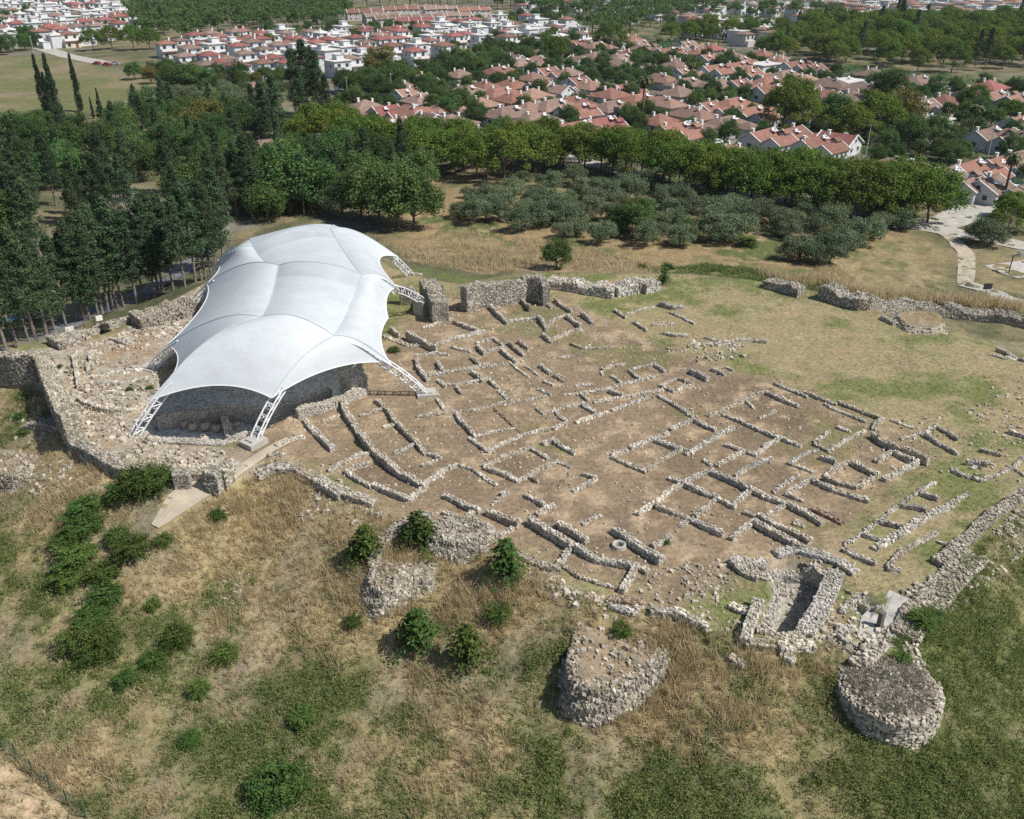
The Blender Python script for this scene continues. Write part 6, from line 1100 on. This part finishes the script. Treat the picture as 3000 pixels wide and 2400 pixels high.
def hedges():
    rng = np.random.default_rng(91); m = MB(); C = []; R = []
    for poly, n in ((TOWN, 5200), (ppoly([(470,230),(900,240),(1500,130),(1720,110),(1720,10),(1300,70),(1000,80),(700,95),(460,120)], -8), 3000), (ppoly([(-60,125),(240,120),(420,80),(330,2),(-60,2)], -8), 1500), (ppoly([(1480,2),(2330,2),(3080,2),(3080,60),(2330,130),(1990,130),(1700,110)], -8), 2600)):
        a, b = poly.min(0), poly.max(0); p = a + (b - a) * rng.random((n * 2, 2)); p = p[poly_sd(p[:, 0], p[:, 1], poly) < 0][:n]; p = p[fbm(p[:, 0], p[:, 1], 14, 3) > .40]; hp = np.array([h[:2] for h in HOUSES]); hr = np.array([h[2] for h in HOUSES]) * .62
        d = np.concatenate([((q[:, None, :] - hp[None]) ** 2).sum(2) < hr[None] ** 2 for q in np.array_split(p, 20)]).any(1); C.append(p[~d]); R.append(rng.uniform(.8, 2.1, (~d).sum()))
    C = np.concatenate(C); R = np.concatenate(R); C3 = np.c_[C, gz(C[:, 0], C[:, 1]) + R * .55]; clump_leaves(m, C3, R, 34, .55, rng, .8, .5, .7)
    tag(m.build('shrubbery', M['leaf']), 'hedges and shrubs filling the gardens between the houses', 'shrubbery', kind='stuff')
hedges()
# ------------------------------------------------------------------ grass and weeds: nobody could count the blades
def tufts():
    rng = np.random.default_rng(31); X = rng.uniform(-66, 66, 260000); Y = rng.uniform(31, 100, 260000); sd = poly_sd(X, Y, PLATEAU)
    x, y = proj(X, Y, gz(X, Y)); k = (x > -60) & (x < 3060) & (y < 2460) & (sd > -.3) & (y > 1150); X, Y = X[k], Y[k]; g = greenness(X, Y) + rng.normal(0, .16, len(X)); st = blobs(X, Y, STRAWB); d = fbm(X + 7, Y, 2.2, 4)
    road = (poly_sd(X, Y, CORNER) < .3) & (rng.random(len(X)) < .85)
    pth = np.array([on(*q)[:2] for q in [(455,1545),(520,1475),(560,1445),(640,1410),(720,1365)]])
    for a, b in zip(pth[:-1], pth[1:]): e = b - a; t = np.clip(((X - a[0]) * e[0] + (Y - a[1]) * e[1]) / (e @ e), 0, 1); road |= np.hypot(X - a[0] - t * e[0], Y - a[1] - t * e[1]) < 1.5
    bare = np.zeros(len(X), bool); c, R, tp = TOWER; bare |= np.hypot(X - c[0], Y - c[1]) < R + .1
    dry = (g < .55) & (rng.random(len(X)) < .10 + .35 * st + 1.3 * np.clip(d - .5, 0, 1)) & ~road & ~bare; g2 = g + .9 * (fbm(X + 31, Y + 4, 1.1, 3) - .5); wet = (g2 >= .33) & (rng.random(len(X)) < .16 + .7 * np.clip(g2 - .33, 0, 1)) & ~road & ~bare
    def blades(X, Y, n, h, w, spread, lean, rng):
        N_ = len(X); i = np.repeat(np.arange(N_), n); k = len(i); bx = X[i] + rng.normal(0, spread, k); by = Y[i] + rng.normal(0, spread, k); bz = gz(bx, by) - .03; H = np.asarray(h)[i] * rng.uniform(.5, 1.2, k); a = rng.random(k) * 6.28; l = np.abs(rng.normal(0, lean, k)) * H; dx, dy = np.cos(a), np.sin(a); W_ = w * rng.uniform(.6, 1.4, k); b = rng.random(k) * 6.28; px_, py_ = np.cos(b) * W_ / 2, np.sin(b) * W_ / 2
        V = np.stack([np.c_[bx - px_, by - py_, bz], np.c_[bx + px_, by + py_, bz], np.c_[bx + dx * l + px_ * .35, by + dy * l + py_ * .35, bz + H], np.c_[bx + dx * l - px_ * .35, by + dy * l - py_ * .35, bz + H]], 1).reshape(-1, 3); return V, np.arange(4 * k).reshape(-1, 4)
    m = MB(); m.add(*blades(X[dry], Y[dry], 10, .25 + .7 * np.clip(st[dry] * .9 + (d[dry] - .35) * .9, 0, 1) * rng.uniform(.5, 1.3, dry.sum()), .05, .12, .5, rng))
    # tall straw and brush behind the mound
    bx = rng.uniform(-26, 60, 60000); by = rng.uniform(125, 190, 60000); inb = np.zeros(len(bx), bool)
    for p, cc in (PATCH[2], PATCH[3], PATCH[4]): inb |= poly_sd(bx, by, p) < 1
    inb &= rng.random(len(bx)) < np.clip(fbm(bx, by, 4, 4) * 3.2 - 1.25, .03, .8); m.add(*blades(bx[inb], by[inb], 6, .25 + .8 * rng.random(inb.sum()) ** 2, .1, .3, .7, rng))
    # short dry grass on the mound top
    gx = rng.uniform(-55, 75, 70000); gy = rng.uniform(45, 135, 70000); sd2 = poly_sd(gx, gy, PLATEAU); dg = poly_sd(gx, gy, DIG); inn = (sd2 < -.2) & (dg > 0) & (rng.random(len(gx)) < .9) & (poly_sd(gx, gy, WEST) > 0); gx, gy = gx[inn], gy[inn]; n1 = fbm(gx, gy, 6, 5); grn = n1 + rng.normal(0, .06, len(gx)) > .5
    m.add(*blades(gx[~grn], gy[~grn], 4, np.full((~grn).sum(), .16), .05, .14, .8, rng))
    pos, neg = rng.uniform(0, 1, 16000), None; ex = rng.uniform(-45, 55, 26000); ey = rng.uniform(48, 118, 26000); ins = (poly_sd(ex, ey, DIG) < -.2) & (fbm(ex + 80, ey, 7, 5) + rng.normal(0, .08, len(ex)) > .52); m.add(*blades(ex[ins], ey[ins], 4, np.full(ins.sum(), .15), .05, .15, .9, rng))
    for ring, cen, tp in TOPS[:5]:
        n = 260; t_ = np.sqrt(rng.random(n)) * 1.02; a_ = rng.integers(0, len(ring), n); q = cen + (ring[a_] - cen) * t_[:, None]; V, F = blades(q[:, 0], q[:, 1], 7, rng.uniform(.12, .4, n), .045, .12, .6, rng); V[:, 2] += np.repeat(tp + (fbm(q[:, 0], q[:, 1] + 9, 1.6) - .5) * .4 - gz(q[:, 0], q[:, 1]), 28); m.add(V, F)
    bk = np.array([on(*q)[:2] for q in zpts([(800,652),(985,705),(1110,698),(1300,752),(1550,783),(1800,800),(2000,820),(2170,852)], 1800,450,.5566)]); n = 1500; k_ = rng.integers(0, len(bk) - 1, n); f_ = rng.random(n)[:, None]; q = bk[k_] * (1 - f_) + bk[k_ + 1] * f_ + rng.normal(0, 1.0, (n, 2)) + (0, .9); V, F = blades(q[:, 0], q[:, 1], 8, rng.uniform(.4, 1.5, n), .08, .3, .5, rng); V[:, 2] += np.repeat(rng.uniform(.1, 1.0, n), 32); m.add(V, F)
    tag(m.build('dry_grass', M['straw']), 'dry straw grass covering the slopes of the mound', 'grass', kind='stuff')
    w = MB(); w.add(*blades(X[wet], Y[wet], 5, .2 + .35 * np.clip(g[wet] - .3, 0, 1), .07, .16, .8, rng)); c = np.c_[X[wet], Y[wet], gz(X[wet], Y[wet])]; i = np.repeat(np.arange(len(c)), 9); k = len(i)
    dd = rng.normal(0, 1, (k, 3)); dd[:, 2] = np.abs(dd[:, 2]) * .6; sz = (.22 + .3 * np.clip(g[wet][i] - .3, 0, .8)) * rng.uniform(.5, 1.6, len(c))[i]; p = c[i] + dd * sz[:, None] * (.55, .55, .9) + (0, 0, .05); V, F = quads(p, dd * .5 + rng.normal(0, .35, (k, 3)) + (0, 0, .7), .13 * rng.uniform(.6, 1.3, k), rng, .5); w.add(V, F)
    bigc = np.flatnonzero(wet & (fbm(X, Y + 55, 3.0, 3) > .53)); bigc = rng.choice(bigc, min(620, len(bigc)), replace=False); br = rng.uniform(.25, .75, len(bigc)); clump_leaves(w, np.c_[X[bigc], Y[bigc], gz(X[bigc], Y[bigc]) + br * .35], br, 60, .17, rng, .75, .5, .5)
    w.add(*blades(gx[grn], gy[grn], 5, np.full(grn.sum(), .15), .055, .15, .8, rng))
    a, b = PATCH[1][0].min(0), PATCH[1][0].max(0); q = a + (b - a) * rng.random((9000, 2)); q = q[poly_sd(q[:, 0], q[:, 1], PATCH[1][0]) < .5]; q = q[fbm(q[:, 0], q[:, 1], 4) > .42]; w.add(*blades(q[:, 0], q[:, 1], 6, np.full(len(q), .6), .16, .3, .8, rng))
    tag(w.build('green_weeds', M['weed']), 'low green weeds growing through the dry grass', 'weeds', kind='stuff')
    # scrub on the round tower
    m = MB(); n = 700; a = rng.random(n) * 6.28; rr = (R - .5) * np.sqrt(rng.random(n)); tx, ty = c[0].mean() * 0 + TOWER[0][0] + np.cos(a) * rr, TOWER[0][1] + np.sin(a) * rr
    V, F = blades(tx, ty, 7, np.full(n, .3), .05, .12, .8, rng); V[:, 2] += np.repeat(TOWER[2] + .1 + .45 * (1 - (rr / R) ** 2), 28) - np.repeat(gz(tx, ty), 28); m.add(V, F)
    tag(m.build('scrub_grass', foliage('grey_scrub', [(.22,.20,.155), (.32,.295,.23), (.42,.385,.31)], .2, 0)), 'grey dry scrub on top of the round tower', 'grass', kind='stuff')
tufts()
# the pattern pieces were only there to be copied
for group in (TREES, HK):
    for L in group.values():
        for r in L:
            for ch in list(KIDS.get(r.name, ())):
                for gc in KIDS.get(ch.name, ()): bpy.data.objects.remove(gc, do_unlink=True)
                bpy.data.objects.remove(ch, do_unlink=True)
            bpy.data.objects.remove(r, do_unlink=True)
for r in list(CARS.values()) + [PK]:
    for ch in list(KIDS.get(r.name, ())): bpy.data.objects.remove(ch, do_unlink=True)
    bpy.data.objects.remove(r, do_unlink=True)
# ------------------------------------------------------------------ the faint summer haze over the plain
def haze():
    m = MB(); m.box((0, 1275, 20), (3600, 2700, 62)); mt = bpy.data.materials.new('summer_haze'); mt.use_nodes = True; nt = mt.node_tree; nt.nodes.remove(nt.nodes['Principled BSDF'])
    v = N(nt, 'ShaderNodeVolumePrincipled'); v.inputs['Color'].default_value = (.80, .88, .96, 1); v.inputs['Density'].default_value = .00006; v.inputs['Anisotropy'].default_value = .2
    nt.links.new(v.outputs[0], nt.nodes['Material Output'].inputs['Volume']); tag(m.build('haze', mt), 'faint bluish summer haze over the plain', 'haze', kind='stuff')
haze()
